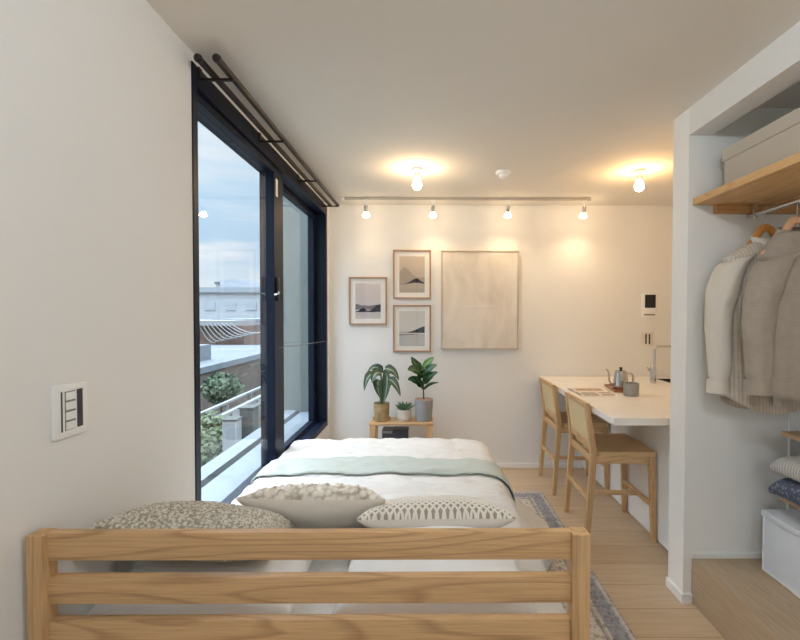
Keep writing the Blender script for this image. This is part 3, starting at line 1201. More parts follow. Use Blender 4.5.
def vgrad(name, stops, half, blur=0.012):
    """paper tint that runs up the sheet, with soft ink mottling"""
    N = Nodes(name)
    tc = N.n('ShaderNodeTexCoord')
    sp = N.n('ShaderNodeSeparateXYZ')
    N.l(tc, 'Object', sp, 'Vector')
    no = N.n('ShaderNodeTexNoise', Scale=14.0, Detail=4.0)
    mp = N.coords((1, 1, 2.5))
    N.l(mp, 'Vector', no, 'Vector')
    a = N.n('ShaderNodeMath', operation='MULTIPLY_ADD')
    a.inputs[1].default_value = blur * 2
    N.l(no, 'Fac', a, 0)
    N.l(sp, 'Z', a, 2)
    mr = N.n('ShaderNodeMapRange')
    mr.inputs['From Min'].default_value = -half + blur
    mr.inputs['From Max'].default_value = half + blur
    N.l(a, 'Value', mr, 'Value')
    r = N.ramp(stops)
    N.l(mr, 'Result', r, 'Fac')
    N.l(r, 'Color', N.b, 'Base Color')
    N.b.inputs['Roughness'].default_value = 0.9
    return N.m


def picture(label, x0, x1, z0, z1, bg, hills):
    cx, cz = (x0 + x1) / 2, (z0 + z1) / 2
    t = thing('picture_frame', label, 'picture', (cx, YB - 0.002, cz), 'framed landscape prints')
    fw, fd = 0.014, 0.022
    yb = YB - 0.002
    b = B()
    for a in ((x0, x1, z1 - fw, z1), (x0, x1, z0, z0 + fw), (x0, x0 + fw, z0 + fw, z1 - fw), (x1 - fw, x1, z0 + fw, z1 - fw)):
        box(b, a[0], a[1], yb - fd, yb, a[2], a[3], 0.0015, 1)
    ob('frame', b, M_pframe, t)
    b = B(); box(b, x0 + fw, x1 - fw, yb - 0.008, yb - 0.002, z0 + fw, z1 - fw)
    ob('mount', b, M_mat, t)
    w, h = (x1 - x0) * 0.235 * 1.42, (z1 - z0) * 0.37
    mats = [bg]
    b = B()
    vs = [b.verts.new((cx + sx * w, yb - 0.0085, cz + sz * h)) for sx, sz in ((-1, -1), (1, -1), (1, 1), (-1, 1))]
    b.faces.new(vs)
    for k, (mat, prof, low) in enumerate(hills):
        mats.append(mat)
        y = yb - 0.0088 - 0.0003 * k
        n = 40
        top, bot = [], []
        for i in range(n + 1):
            u = i / n
            top.append(b.verts.new((cx - w + 2 * w * u, y, cz - h + 2 * h * prof(u))))
            bot.append(b.verts.new((cx - w + 2 * w * u, y, cz - h + 2 * h * low(u))))
        for i in range(n):
            b.faces.new((bot[i], bot[i + 1], top[i + 1], top[i])).material_index = k + 1
    o = ob('print', b, mats, t, smooth=False)
    o.location = (0, 0, 0)
    b = B(); box(b, x0 + fw, x1 - fw, yb - 0.0145, yb - 0.0125, z0 + fw, z1 - fw)
    ob('glazing', b, M_fglass, t)


def nz(u, s, k):
    return noise.noise(Vector((u * s, k, 0)))


ink = plain('ink_black', rgb(46, 46, 58), 0.9, var=0.25, scale=30)
ink2 = plain('ink_grey', rgb(120, 118, 124), 0.9, var=0.15, scale=30)
ink3 = plain('ink_warm_grey', rgb(172, 160, 146), 0.9, var=0.06, scale=20)
ink4 = plain('ink_mist', rgb(216, 214, 212), 0.9, var=0.03, scale=20)
bg1 = vgrad('mist_violet', [(0.0, rgb(206, 200, 198)), (0.25, rgb(190, 186, 190)), (0.45, rgb(206, 198, 198)), (1.0, rgb(214, 204, 200))], 0.17)
bg2 = vgrad('mist_sand', [(0.0, rgb(176, 164, 152)), (0.3, rgb(190, 178, 164)), (1.0, rgb(206, 192, 174))], 0.17)
bg3 = vgrad('mist_silver', [(0.0, rgb(196, 194, 192)), (0.3, rgb(186, 184, 184)), (0.5, rgb(210, 206, 202)), (1.0, rgb(206, 202, 196))], 0.17)
picture('lowest-hung landscape print at far end nearest the window', -0.716, -0.369, 1.321, 1.759, bg1, [
    (ink2, lambda u: 0.36 + 0.10 * abs(u - 0.5) + 0.02 * nz(u, 6, 1), lambda u: 0.26),
    (ink, lambda u: 0.20 + 0.10 * math.exp(-((u - 0.30) / 0.16) ** 2) + 0.20 * smooth01((u - 0.45) / 0.5) + 0.01 * nz(u, 12, 3), lambda u: 0.19 + 0.01 * nz(u, 5, 8))])
bpy.data.objects['picture_frame']['label'] = 'framed misty ink print of twin dark hills, hung alone nearest the window'
picture('framed sandy print of a broad pale mountain, upper one above the others', -0.314, 0.033, 1.560, 2.006, bg2, [
    (ink3, lambda u: 0.42 + 0.28 * math.exp(-((u - 0.22) / 0.28) ** 2) + 0.01 * nz(u, 8, 2), lambda u: 0.25 + 0.05 * u),
    (ink, lambda u: 0.24 + 0.15 * math.exp(-((u - 0.66) / 0.26) ** 2) + 0.008 * nz(u, 14, 5), lambda u: 0.23 + 0.04 * math.exp(-((u - 0.66) / 0.3) ** 2))])
picture('framed print of black hill over a white waterline, below the sandy print', -0.315, 0.034, 1.074, 1.504, bg3, [
    (ink4, lambda u: 0.385, lambda u: 0.345),
    (ink, lambda u: 0.385 + 0.19 * smooth01((u - 0.2) / 0.9) ** 1.2 + 0.006 * nz(u, 14, 4), lambda u: 0.375),
    (ink2, lambda u: 0.345 - 0.005 * u, lambda u: 0.30 + 0.045 * u)])


# plaster canvas
def plaster():
    N = Nodes('pale_plaster_paint')
    mp = N.coords((1, 1, 0.5))
    n1 = N.n('ShaderNodeTexNoise', Scale=4.5, Detail=6.0, Distortion=0.8)
    N.l(mp, 'Vector', n1, 'Vector')
    r = N.ramp([(0.3, rgb(204, 195, 183)), (0.5, rgb(220, 212, 202)), (0.7, rgb(230, 224, 215))])
    N.l(n1, 'Fac', r, 'Fac')
    N.l(r, 'Color', N.b, 'Base Color')
    m2 = N.coords((1, 1, 0.15))
    n2 = N.n('ShaderNodeTexNoise', Scale=40.0, Detail=5.0, Distortion=0.5)
    N.l(m2, 'Vector', n2, 'Vector')
    N.b.inputs['Roughness'].default_value = 0.85
    N.bump(n2, 'Fac', 0.35, 0.006)
    return N.m


cv = thing('canvas_painting', 'large pale textured abstract canvas on the far wall', 'painting', (0.478, YB - 0.002, 1.55))
b = B()
cx0, cx1, cz0, cz1 = 0.124, 0.833, 1.102, 1.998
vs = grid(b, lambda u, v: Vector((cx0 + 0.012 + u * (cx1 - cx0 - 0.024), YB - 0.034 - 0.004 * max(0, noise.noise(Vector((u * 5, v * 3, 2)))) - (0.003 if 0.42 < v < 0.435 and 0.12 < u < 0.72 else 0), cz0 + 0.012 + v * (cz1 - cz0 - 0.024))), 60, 80)
box(b, cx0 + 0.012, cx1 - 0.012, YB - 0.033, YB - 0.004, cz0 + 0.012, cz1 - 0.012)
ob('canvas', b, plaster(), cv, angle=60)
b = B()
for a in ((cx0, cx1, cz1 - 0.009, cz1), (cx0, cx1, cz0, cz0 + 0.009), (cx0, cx0 + 0.009, cz0, cz1), (cx1 - 0.009, cx1, cz0, cz1)):
    box(b, a[0], a[1], YB - 0.042, YB - 0.002, a[2], a[3])
ob('frame', b, plain('pale_ash_frame', rgb(206, 192, 172), 0.6, var=0.05), cv)

# ---------------------------------------------------------------- wall devices
sw = thing('light_switch', 'white switch plate with dark slots on the near wall by the headboard', 'light switch', (XL, 1.103, 1.181))
b = B(); box(b, XL, XL + 0.010, 1.051, 1.156, 1.115, 1.247, 0.003, 2)
ob('cover_plate', b, M_trimw, sw)
b = B(); box(b, XL + 0.010, XL + 0.0125, 1.064, 1.146, 1.124, 1.238, 0.001, 1)
ob('switch_panel', b, M_white, sw)
b = B(); box(b, XL + 0.0125, XL + 0.0135, 1.068, 1.072, 1.132, 1.230)
ob('slot', b, M_dark, sw)
b = B(); box(b, XL + 0.0125, XL + 0.0140, 1.117, 1.134, 1.134, 1.230)
ob('slot', b, M_dark, sw)
b = B(); box(b, XL + 0.0120, XL + 0.0132, 1.0795, 1.1115, 1.1325, 1.229)
ob('rocker_bed', b, plain('grey_recess', rgb(136, 132, 130), 0.6), sw)
for k in range(4):
    b = B(); box(b, XL + 0.0130, XL + 0.0155, 1.081, 1.110, 1.134 + k * 0.0245, 1.1535 + k * 0.0245, 0.001, 1)
    ob('rocker', b, M_trimw, sw)

ic = thing('intercom', 'white intercom with black screen on the far kitchen wall', 'intercom', (2.03, YB, 1.50))
b = B(); box(b, 1.965, 2.100, YB - 0.022, YB, 1.392, 1.615, 0.005, 2)
ob('body', b, M_trimw, ic)
b = B(); box(b, 1.992, 2.092, YB - 0.025, YB - 0.021, 1.482, 1.603, 0.002, 1)
ob('screen', b, M_black, ic)
b = B(); box(b, 1.985, 2.085, YB - 0.024, YB - 0.021, 1.413, 1.425)
ob('button_strip', b, M_grey, ic)
b = B(); tube(b, [(2.03, YB - 0.02, 1.452), (2.03, YB - 0.025, 1.452)], 0.010, 14)
ob('button', b, M_white, ic)

ks = thing('kitchen_switch', 'beige double switch plate below the intercom', 'light switch', (2.026, YB, 1.196))
b = B(); box(b, 1.966, 2.087, YB - 0.010, YB, 1.134, 1.258, 0.003, 2)
ob('cover_plate', b, plain('cream_plastic', rgb(226, 220, 210), 0.5), ks)
for x in (2.012, 2.044):
    b = B(); box(b, x - 0.007, x + 0.007, YB - 0.0125, YB - 0.009, 1.150, 1.242)
    ob('rocker', b, M_dark, ks)

sd = thing('smoke_detector', 'round white smoke detector on the ceiling above the track', 'smoke detector', (0.530, 3.10, H))
b = B(); lathe(b, [(0, H), (0.052, H), (0.052, H - 0.012), (0.044, H - 0.022), (0, H - 0.022)], (0.53, 3.10, 0), 32)
ob('base', b, M_trimw, sd)
b = B(); lathe(b, [(0.034, H - 0.022), (0.030, H - 0.040), (0.018, H - 0.048), (0, H - 0.048)], (0.53, 3.10, 0), 24)
ob('sensor', b, M_white, sd)

# ---------------------------------------------------------------- lights
WARM = (1.0, 0.72, 0.42, 1)
M_bulb = emis('bulb_glow', WARM, 105.0)
M_bulbk = emis('kitchen_bulb_glow', (1.0, 0.6, 0.25, 1), 125.0)
M_spotbulb = emis('spot_bulb_glow', WARM, 20.0)
M_fillbulb = emis('unseen_fill_bulb_glow', (0.84, 0.93, 1.0, 1), 310.0)  # fill light: cool bulbs added out of view to brighten the near room


def ceiling_lamp(x, y, label, mat):
    t = thing('ceiling_lamp', label, 'ceiling lamp', (x, y, H), 'bare bulb ceiling lamps')
    b = B(); lathe(b, [(0, H), (0.042, H), (0.042, H - 0.010), (0.034, H - 0.022), (0.022, H - 0.030), (0.020, H - 0.066), (0.0, H - 0.066)], (x, y, 0), 28)
    ob('socket', b, M_trimw, t)
    b = B()
    lathe(b, [(0.014, H - 0.066), (0.016, H - 0.074), (0.026, H - 0.092), (0.031, H - 0.110), (0.028, H - 0.128), (0.017, H - 0.140), (0, H - 0.144)], (x, y, 0), 20)
    ob('bulb', b, mat, t)


ceiling_lamp(-0.072, 3.045, 'lit bare bulb on the ceiling above the landscape prints', M_bulb)
ceiling_lamp(1.468, 3.060, 'lit bare bulb on the ceiling above the kitchen worktop', M_bulbk)
ceiling_lamp(0.45, 0.40, 'added unseen fill bulb on the ceiling just behind the headboard', M_fillbulb)  # added out of frame as fill for the near wall and headboard
ceiling_lamp(0.75, -1.20, 'added unseen fill bulb on the ceiling at the back of the room', M_fillbulb)  # second added fill bulb, placed to light the closet

tk = thing('track_rail', 'long slim white lighting track on the ceiling before the far wall', 'lighting track', (0.347, 3.785, H))
b = B(); box(b, -0.71, 1.40, 3.776, 3.794, 2.397, H - 0.001, 0.002, 1)
ob('rail', b, plain('grey_white_track', rgb(172, 166, 158), 0.5), tk)
b = B(); box(b, -0.745, -0.71, 3.766, 3.804, 2.394, H - 0.001, 0.002, 1)
ob('end_cap', b, M_trimw, tk)
spot_labels = ('lit track spotlight nearest the window', 'lit track spotlight above the upper and lower stacked prints',
               'lit track spotlight above the pale canvas', 'lit track spotlight nearest the kitchen')
src = None
for k, x in enumerate((-0.528, 0.047, 0.693, 1.345)):
    if src is None:
        t = thing('spotlight', spot_labels[0], 'spotlight', (0, 0, 0), 'track spotlights')
        b = B()
        box(b, -0.020, 0.020, -0.014, 0.014, -0.026, 0.0, 0.002, 1)
        tube(b, [(0, 0, -0.02), (0, 0, -0.052)], 0.006, 8)
        ob('adapter', b, M_trimw, t, local=True)
        b = B()
        tube(b, [(0, -0.004, -0.045), (0, 0.004, -0.060), (0, 0.018, -0.096)], [0.013, 0.017, 0.019], 16)
        ob('lamp_holder', b, M_chrome, t, local=True)
        b = B()
        tube(b, [(0, 0.016, -0.094), (0, 0.022, -0.108), (0, 0.030, -0.128), (0, 0.034, -0.139), (0, 0.036, -0.144)], [0.014, 0.022, 0.032, 0.026, 0.008], 18)
        ob('bulb', b, M_spotbulb, t, local=True)
        src = t
    else:
        t = copy_tree(src)
        t['label'] = spot_labels[k]
    t.location = (x, 3.785, 2.396)
    ld = bpy.data.lights.new('spot_beam', 'SPOT')
    ld.energy = (1.8, 2.1, 2.4, 2.6)[k]
    ld.color = WARM[:3]
    ld.spot_size = math.radians(125)
    ld.spot_blend = 1.0
    ld.shadow_soft_size = 0.02
    lo = bpy.data.objects.new('spot_beam', ld)
    COL.objects.link(lo)
    lo.parent = t
    lo.location = (0, 0.040, -0.158)
    lo.rotation_euler = (math.radians(8), 0, 0)

# ---------------------------------------------------------------- kitchen island
bs = thing('kitchen_cabinet', 'white panelled base cabinet under the kitchen worktop', 'cabinet', (1.9, 3.2, 0))
b = B(); box(b, 1.446, XK - 0.005, 2.45, YB - 0.005, 0.05, 0.806)
ob('carcass', b, M_white, bs)
b = B(); box(b, 1.450, XK - 0.01, 2.46, YB - 0.01, 0.0, 0.05)
ob('plinth', b, M_white, bs)
b = B()
box(b, 1.440, 1.446, 2.452, 3.235, 0.012, 0.80, 0.001, 1)
ob('panel', b, M_white, bs)
b = B()
box(b, 1.440, 1.446, 3.240, YB - 0.005, 0.012, 0.80, 0.001, 1)
ob('panel', b, M_white, bs)

wt = thing('kitchen_worktop', 'glossy white kitchen worktop overhanging towards the stools', 'worktop', (1.7, 3.2, 0.806))
b = B()
SX0, SX1, SY0, SY1 = 2.03, 2.34, 3.10, 3.88
z0, z1 = 0.808, 0.850
box(b, 1.030, SX0, 2.405, YB - 0.004, z0, z1, 0.002, 1)
box(b, SX0, XK - 0.004, 2.405, SY0, z0, z1, 0.002, 1)
box(b, SX0, XK - 0.004, SY1, YB - 0.004, z0, z1, 0.002, 1)
box(b, SX1, XK - 0.004, SY0, SY1, z0, z1, 0.002, 1)
ob('slab', b, M_counter, wt)
sk = thing('kitchen_sink', 'black sink basin let into the white worktop', 'sink', (2.18, 3.49, 0.65))
b = B()
t_ = 0.008
box(b, SX0 + 0.001, SX0 + 0.009, SY0 + 0.001, SY1 - 0.001, 0.66, 0.852)
box(b, SX1 - 0.009, SX1 - 0.001, SY0 + 0.001, SY1 - 0.001, 0.66, 0.852)
box(b, SX0 + 0.009, SX1 - 0.009, SY0 + 0.001, SY0 + 0.009, 0.66, 0.852)
box(b, SX0 + 0.009, SX1 - 0.009, SY1 - 0.009, SY1 - 0.001, 0.66, 0.852)
box(b, SX0 + 0.009, SX1 - 0.009, SY0 + 0.009, SY1 - 0.009, 0.66, 0.668)
ob('basin', b, M_black, sk)
b = B(); lathe(b, [(0, 0.668), (0.04, 0.668), (0.038, 0.672), (0, 0.671)], (2.18, 3.49, 0), 24)
ob('drain', b, M_chrome, sk)

fc = thing('kitchen_faucet', 'tall square-bend chrome faucet beside the sink', 'faucet', (1.885, 3.65, 0.85))
b = B(); lathe(b, [(0, 0.850), (0.027, 0.850), (0.027, 0.856), (0.0235, 0.858), (0.0235, 0.985), (0.020, 0.992), (0, 0.992)], (1.885, 3.65, 0), 28)
ob('body', b, M_chrome, fc)
b = B()
pts = [(1.893, 3.65, 0.985), (1.893, 3.65, 1.12)]
for k in range(7):
    a = PI / 2 * k / 6
    pts.append((1.893 + 0.03 * (1 - math.cos(a)), 3.65, 1.125 + 0.03 * math.sin(a)))
pts += [(2.10, 3.65, 1.155), (2.125, 3.65, 1.150), (2.135, 3.65, 1.12)]
tube(b, pts, 0.0105, 14)
ob('spout', b, M_chrome, fc)
b = B()
tube(b, [(1.865, 3.65, 0.955), (1.845, 3.65, 0.957)], 0.013, 14)
tube(b, [(1.845, 3.65, 0.957), (1.828, 3.648, 0.985)], [0.006, 0.005], 8)
ob('lever', b, M_chrome, fc)

ty = thing('serving_tray', 'reddish brown wooden tray under the kettle', 'tray', (1.475, 3.33, 0.85), rz=math.radians(-8))
M_trayw = wood('tray_walnut', rgb(168, 116, 84), rgb(110, 68, 44), 'Y', 2.0, 0.45)
b = B()
box(b, -0.085, 0.085, -0.145, 0.145, 0.0, 0.008, 0.002, 1)
ob('tray_base', b, M_trayw, ty, local=True)
b = B()
for a in ((-0.085, 0.085, -0.145, -0.137), (-0.085, 0.085, 0.137, 0.145), (-0.085, -0.077, -0.137, 0.137), (0.077, 0.085, -0.137, 0.137)):
    box(b, *a, 0.008, 0.016, 0.001, 1)
ob('rim', b, M_trayw, ty, local=True)

KX, KY, KZ = 1.460, 3.30, 0.8585
kt = thing('pour_over_kettle', 'polished steel gooseneck kettle standing on the tray', 'kettle', (KX, KY, KZ))
b = B()
lathe(b, [(0, 0), (0.052, 0), (0.056, 0.006), (0.055, 0.03), (0.047, 0.10), (0.043, 0.128), (0.040, 0.132), (0, 0.132)], (KX, KY, KZ), 36)
ob('body', b, M_steel, kt)
b = B()
lathe(b, [(0.041, 0.132), (0.038, 0.140), (0.012, 0.146), (0, 0.146)], (KX, KY, KZ), 28)
lid = ob('lid', b, M_steel, kt)
b = B()
lathe(b, [(0.006, 0.145), (0.012, 0.152), (0.011, 0.164), (0, 0.167)], (KX, KY, KZ), 16)
ob('knob', b, M_black, lid)
b = B()
tube(b, [(KX - 0.050, KY, KZ + 0.03), (KX - 0.078, KY, KZ + 0.04), (KX - 0.090, KY, KZ + 0.07), (KX - 0.090, KY, KZ + 0.11), (KX - 0.098, KY, KZ + 0.14), (KX - 0.112, KY, KZ + 0.150)],
     [0.010, 0.009, 0.007, 0.006, 0.0055, 0.005], 10)
ob('spout', b, M_steel, kt)
b = B()
tube(b, [(KX + 0.044, KY, KZ + 0.118), (KX + 0.072, KY, KZ + 0.125), (KX + 0.090, KY, KZ + 0.108), (KX + 0.094, KY, KZ + 0.07), (KX + 0.088, KY, KZ + 0.035)], [0.006, 0.008, 0.009, 0.009, 0.007], 10)
ob('handle', b, M_chrome, kt)

CX, CY = 1.437, 3.08
cu = thing('mug', 'grey stoneware mug in front of the kettle', 'mug', (CX, CY, 0.85))
b = B()
lathe(b, [(0, 0), (0.046, 0), (0.050, 0.005), (0.051, 0.088), (0.0495, 0.090), (0.047, 0.088), (0.046, 0.012), (0, 0.012)], (CX, CY, 0.85), 36)
ob('body', b, plain('grey_stoneware', rgb(156, 156, 154), 0.6, var=0.06, scale=60), cu)
b = B()
tube(b, [(CX + 0.045, CY + 0.022, 0.922), (CX + 0.066, CY + 0.034, 0.92), (CX + 0.072, CY + 0.038, 0.90), (CX + 0.064, CY + 0.034, 0.875), (CX + 0.046, CY + 0.022, 0.87)], 0.005, 8)
ob('handle', b, plain('grey_stoneware_handle', rgb(152, 152, 150), 0.6), cu)


# open magazine with picture blocks
mg = thing('magazine', 'open magazine with brownish photos lying on the worktop', 'magazine', (1.205, 3.20, 0.85), rz=math.radians(0))
M_page = plain('page_paper', rgb(236, 228, 218), 0.6, var=0.02)
M_ph1 = plain('printed_photo_brown', rgb(176, 150, 128), 0.5, var=0.35, scale=45)
M_ph2 = plain('printed_photo_grey', rgb(186, 176, 168), 0.5, var=0.3, scale=60)


def page(bm, x0, x1, y0, y1, mi, z):
    grid(bm, lambda u, v: Vector((x0 + (x1 - x0) * u, y0 + (y1 - y0) * v,
                                  z + 0.010 * math.sin(min(1, abs(y0 + (y1 - y0) * v - 0.0) / 0.16 * 1.0) * PI) ** 0.8)), 6, 14, mi)


b = B()
page(b, -0.125, 0.125, -0.165, 0.0, 0, 0.001)
page(b, -0.125, 0.125, 0.0, 0.165, 0, 0.001)
for (x0, x1, y0, y1, mi) in ((-0.10, 0.10, 0.03, 0.145, 1), (-0.11, 0.0, -0.15, -0.03, 2), (0.02, 0.11, -0.09, -0.03, 1), (0.02, 0.11, -0.15, -0.11, 2)):
    page(b, x0, x1, y0, y1, mi, 0.0018)
ob('pages', b, [M_page, M_ph1, M_ph2], mg, local=True, angle=60)
b = B(); box(b, -0.127, 0.127, -0.167, 0.167, 0.0, 0.0008)
ob('cover', b, M_ph2, mg, local=True)


# ---------------------------------------------------------------- stools
def make_stool(label):
    t = thing('counter_stool', label, 'stool', (0, 0, 0), 'oak stools at the worktop')
    for s in (-1, 1):
        b = B()
        # rear leg and back upright in one bent piece
        secs = [(-0.207, s * 0.205, 0.0, 0.026), (-0.172, s * 0.198, 0.50, 0.034), (-0.170, s * 0.197, 0.575, 0.034), (-0.212, s * 0.192, 0.868, 0.024)]
        prev = None
        for (x, y, z, w) in secs:
            r = [b.verts.new((x + dx * w / 2 * 1.15, y + dy * 0.014, z)) for dx, dy in ((-1, -1), (1, -1), (1, 1), (-1, 1))]
            if prev:
                bridge(b, prev, r)
            else:
                cap(b, r, True)
            prev = r
        cap(b, prev)
        es = [e for e in b.edges]
        bmesh.ops.bevel(b, geom=es, offset=0.003, segments=2, affect='EDGES', profile=0.6)
        ob('rear_leg', b, M_stZ, t, local=True)
        b = B()
        beam(b, (0.212, s * 0.205, 0.0), (0.196, s * 0.196, 0.535), 0.026, 0.030, up=(1, 0, 0), w2=0.032, d2=0.036)
        ob('front_leg', b, M_stZ, t, local=True)
        b = B()
        beam(b, (-0.165, s * 0.194, 0.512), (0.20, s * 0.194, 0.512), 0.020, 0.046)
        ob('apron', b, M_stX, t, local=True)
    b = B()
    beam(b, (0.196, -0.185, 0.512), (0.196, 0.185, 0.512), 0.020, 0.046)
    ob('apron', b, M_stY, t, local=True)
    b = B()
    beam(b, (-0.170, -0.185, 0.512), (-0.170, 0.185, 0.512), 0.020, 0.046)
    ob('apron', b, M_stY, t, local=True)
    b = B()
    n = 14
    top = [[None] * (n + 1) for _ in range(n + 1)]

    def seat(u, v, z):
        x = -0.150 + u * 0.368
        y = (v - 0.5) * 2 * (0.214 if x > -0.14 else 0.18)
        dip = 0.010 * (1 - (2 * v - 1) ** 2) * math.sin(PI * min(1, u * 0.9 + 0.05))
        return Vector((x, y, z - (dip if z > 0.55 else 0)))
    a = grid(b, lambda u, v: seat(u, v, 0.566), n, n)
    c = grid(b, lambda u, v: seat(u, v, 0.536), n, n)
    rim = lambda g: [g[i][0] for i in range(n)] + [g[n][j] for j in range(n)] + [g[i][n] for i in range(n, 0, -1)] + [g[0][j] for j in range(n, 0, -1)]
    bridge(b, rim(a), rim(c))
    ob('seat', b, M_stX, t, local=True, angle=50)
    xb = lambda z: -0.170 - (z - 0.575) * 0.042 / 0.293
    for z, h in ((0.850, 0.036), (0.605, 0.042)):
        b = B(); beam(b, (xb(z), -0.180, z), (xb(z), 0.180, z), 0.022, h)
        ob('back_rail', b, M_stY, t, local=True)
    b = B()
    for (x, y0, y1, za, zb) in ((0, -0.180, 0.180, 0.622, 0.836),):
        vs = []
        for dx in (-0.006, 0.006):
            vs.append([b.verts.new((xb(z) + dx, y, z)) for y, z in ((y0, za), (y1, za), (y1, zb), (y0, zb))])
        bridge(b, vs[0], vs[1]); cap(b, vs[0], True); cap(b, vs[1])
    ob('cane_panel', b, M_cane, t, local=True)
    for x, z in ((-0.190, 0.262), (0.204, 0.225)):
        b = B(); beam(b, (x, -0.195, z), (x, 0.195, z), 0.018, 0.030)
        ob('stretcher', b, M_stY, t, local=True)
    b = B(); beam(b, (-0.185, 0.0, 0.232), (0.200, 0.0, 0.222), 0.018, 0.030)
    ob('stretcher', b, M_stX, t, local=True)
    return t


st = make_stool('oak stool with cane back, the nearer at the worktop')
st2 = copy_tree(st)
st.location = (1.207, 2.922, 0)
st2.location = (1.205, 3.632, 0)
st2['label'] = 'oak stool with cane back, the farther one nearest the far wall'

# ---------------------------------------------------------------- closet
shf = thing('closet_shelf', 'long pine shelf high up in the open closet', 'shelf', (1.58, 1.0, 1.93))
b = B(); box(b, 1.285, XC - 0.002, -0.6, 2.133, 1.950, 1.984, 0.002, 1)
ob('board', b, M_shelf, shf)
b = B(); box(b, 1.385, XC - 0.004, 2.108, 2.134, 1.908, 1.949, 0.002, 1)
ob('cleat', b, wood('cleat_pine', rgb(206, 158, 104), rgb(168, 118, 70), 'X', 1.2, 0.5), shf)
hr = thing('hanging_rail', 'chrome hanging rail below the pine shelf', 'clothes rail', (1.552, 1.0, 1.897))
b = B(); tube(b, [(1.552, -0.6, 1.897), (1.552, 2.125, 1.897)], 0.0125, 16)
ob('rail', b, M_chrome, hr)
for y in (2.085, 0.9):
    b = B()
    box(b, 1.540, 1.564, y - 0.006, y + 0.006, 1.880, 1.949, 0.001, 1)
    ob('bracket', b, M_chrome, hr)

M_boxfab = fabric('taupe_box_cloth', rgb(198, 188, 174), 500, 0.05, 0.2)
sb = thing('lidded_fabric_box', 'long taupe lidded fabric box on the closet shelf', 'box', (1.6, 1.6, 1.985))
b = B(); box(b, 1.375, 1.84, 1.30, 2.045, 1.985, 2.165, 0.004, 2)
ob('box_body', b, M_boxfab, sb)
b = B(); box(b, 1.368, 1.847, 1.293, 2.052, 2.130, 2.186, 0.004, 2)
ob('lid', b, M_boxfab, sb)

M_hang = plain('hanger_wood', rgb(206, 142, 74), 0.4, var=0.1, scale=30)
M_hang2 = plain('pale_hanger_wood', rgb(222, 176, 138), 0.4, var=0.1, scale=30)
HX = 1.552


def hanger(y, label, m):
    t = thing('clothes_hanger', label, 'hanger', (HX, y, 1.897), 'wooden hangers')
    b = B()
    for s in (-1, 1):
        pts = [(HX, y, 1.822), (HX + s * 0.022, y, 1.812), (HX + s * 0.055, y, 1.762), (HX + s * 0.10, y, 1.705), (HX + s * 0.145, y, 1.672)]
        tube(b, pts, [0.018, 0.018, 0.017, 0.014, 0.012], 12, flat=0.6, up=(0, 0, 1))
    ob('shoulders', b, m, t)
    b = B()
    pts = [(HX, y, 1.835), (HX, y, 1.872)]
    for k in range(9):
        a = -PI / 2 + PI * 1.25 * k / 8
        pts.append((HX + 0.0175 * math.cos(a) * 1.0, y, 1.8975 + 0.0175 * math.sin(a)))
    tube(b, pts, 0.0022, 8)
    ob('hook', b, M_chrome, t)
    return t


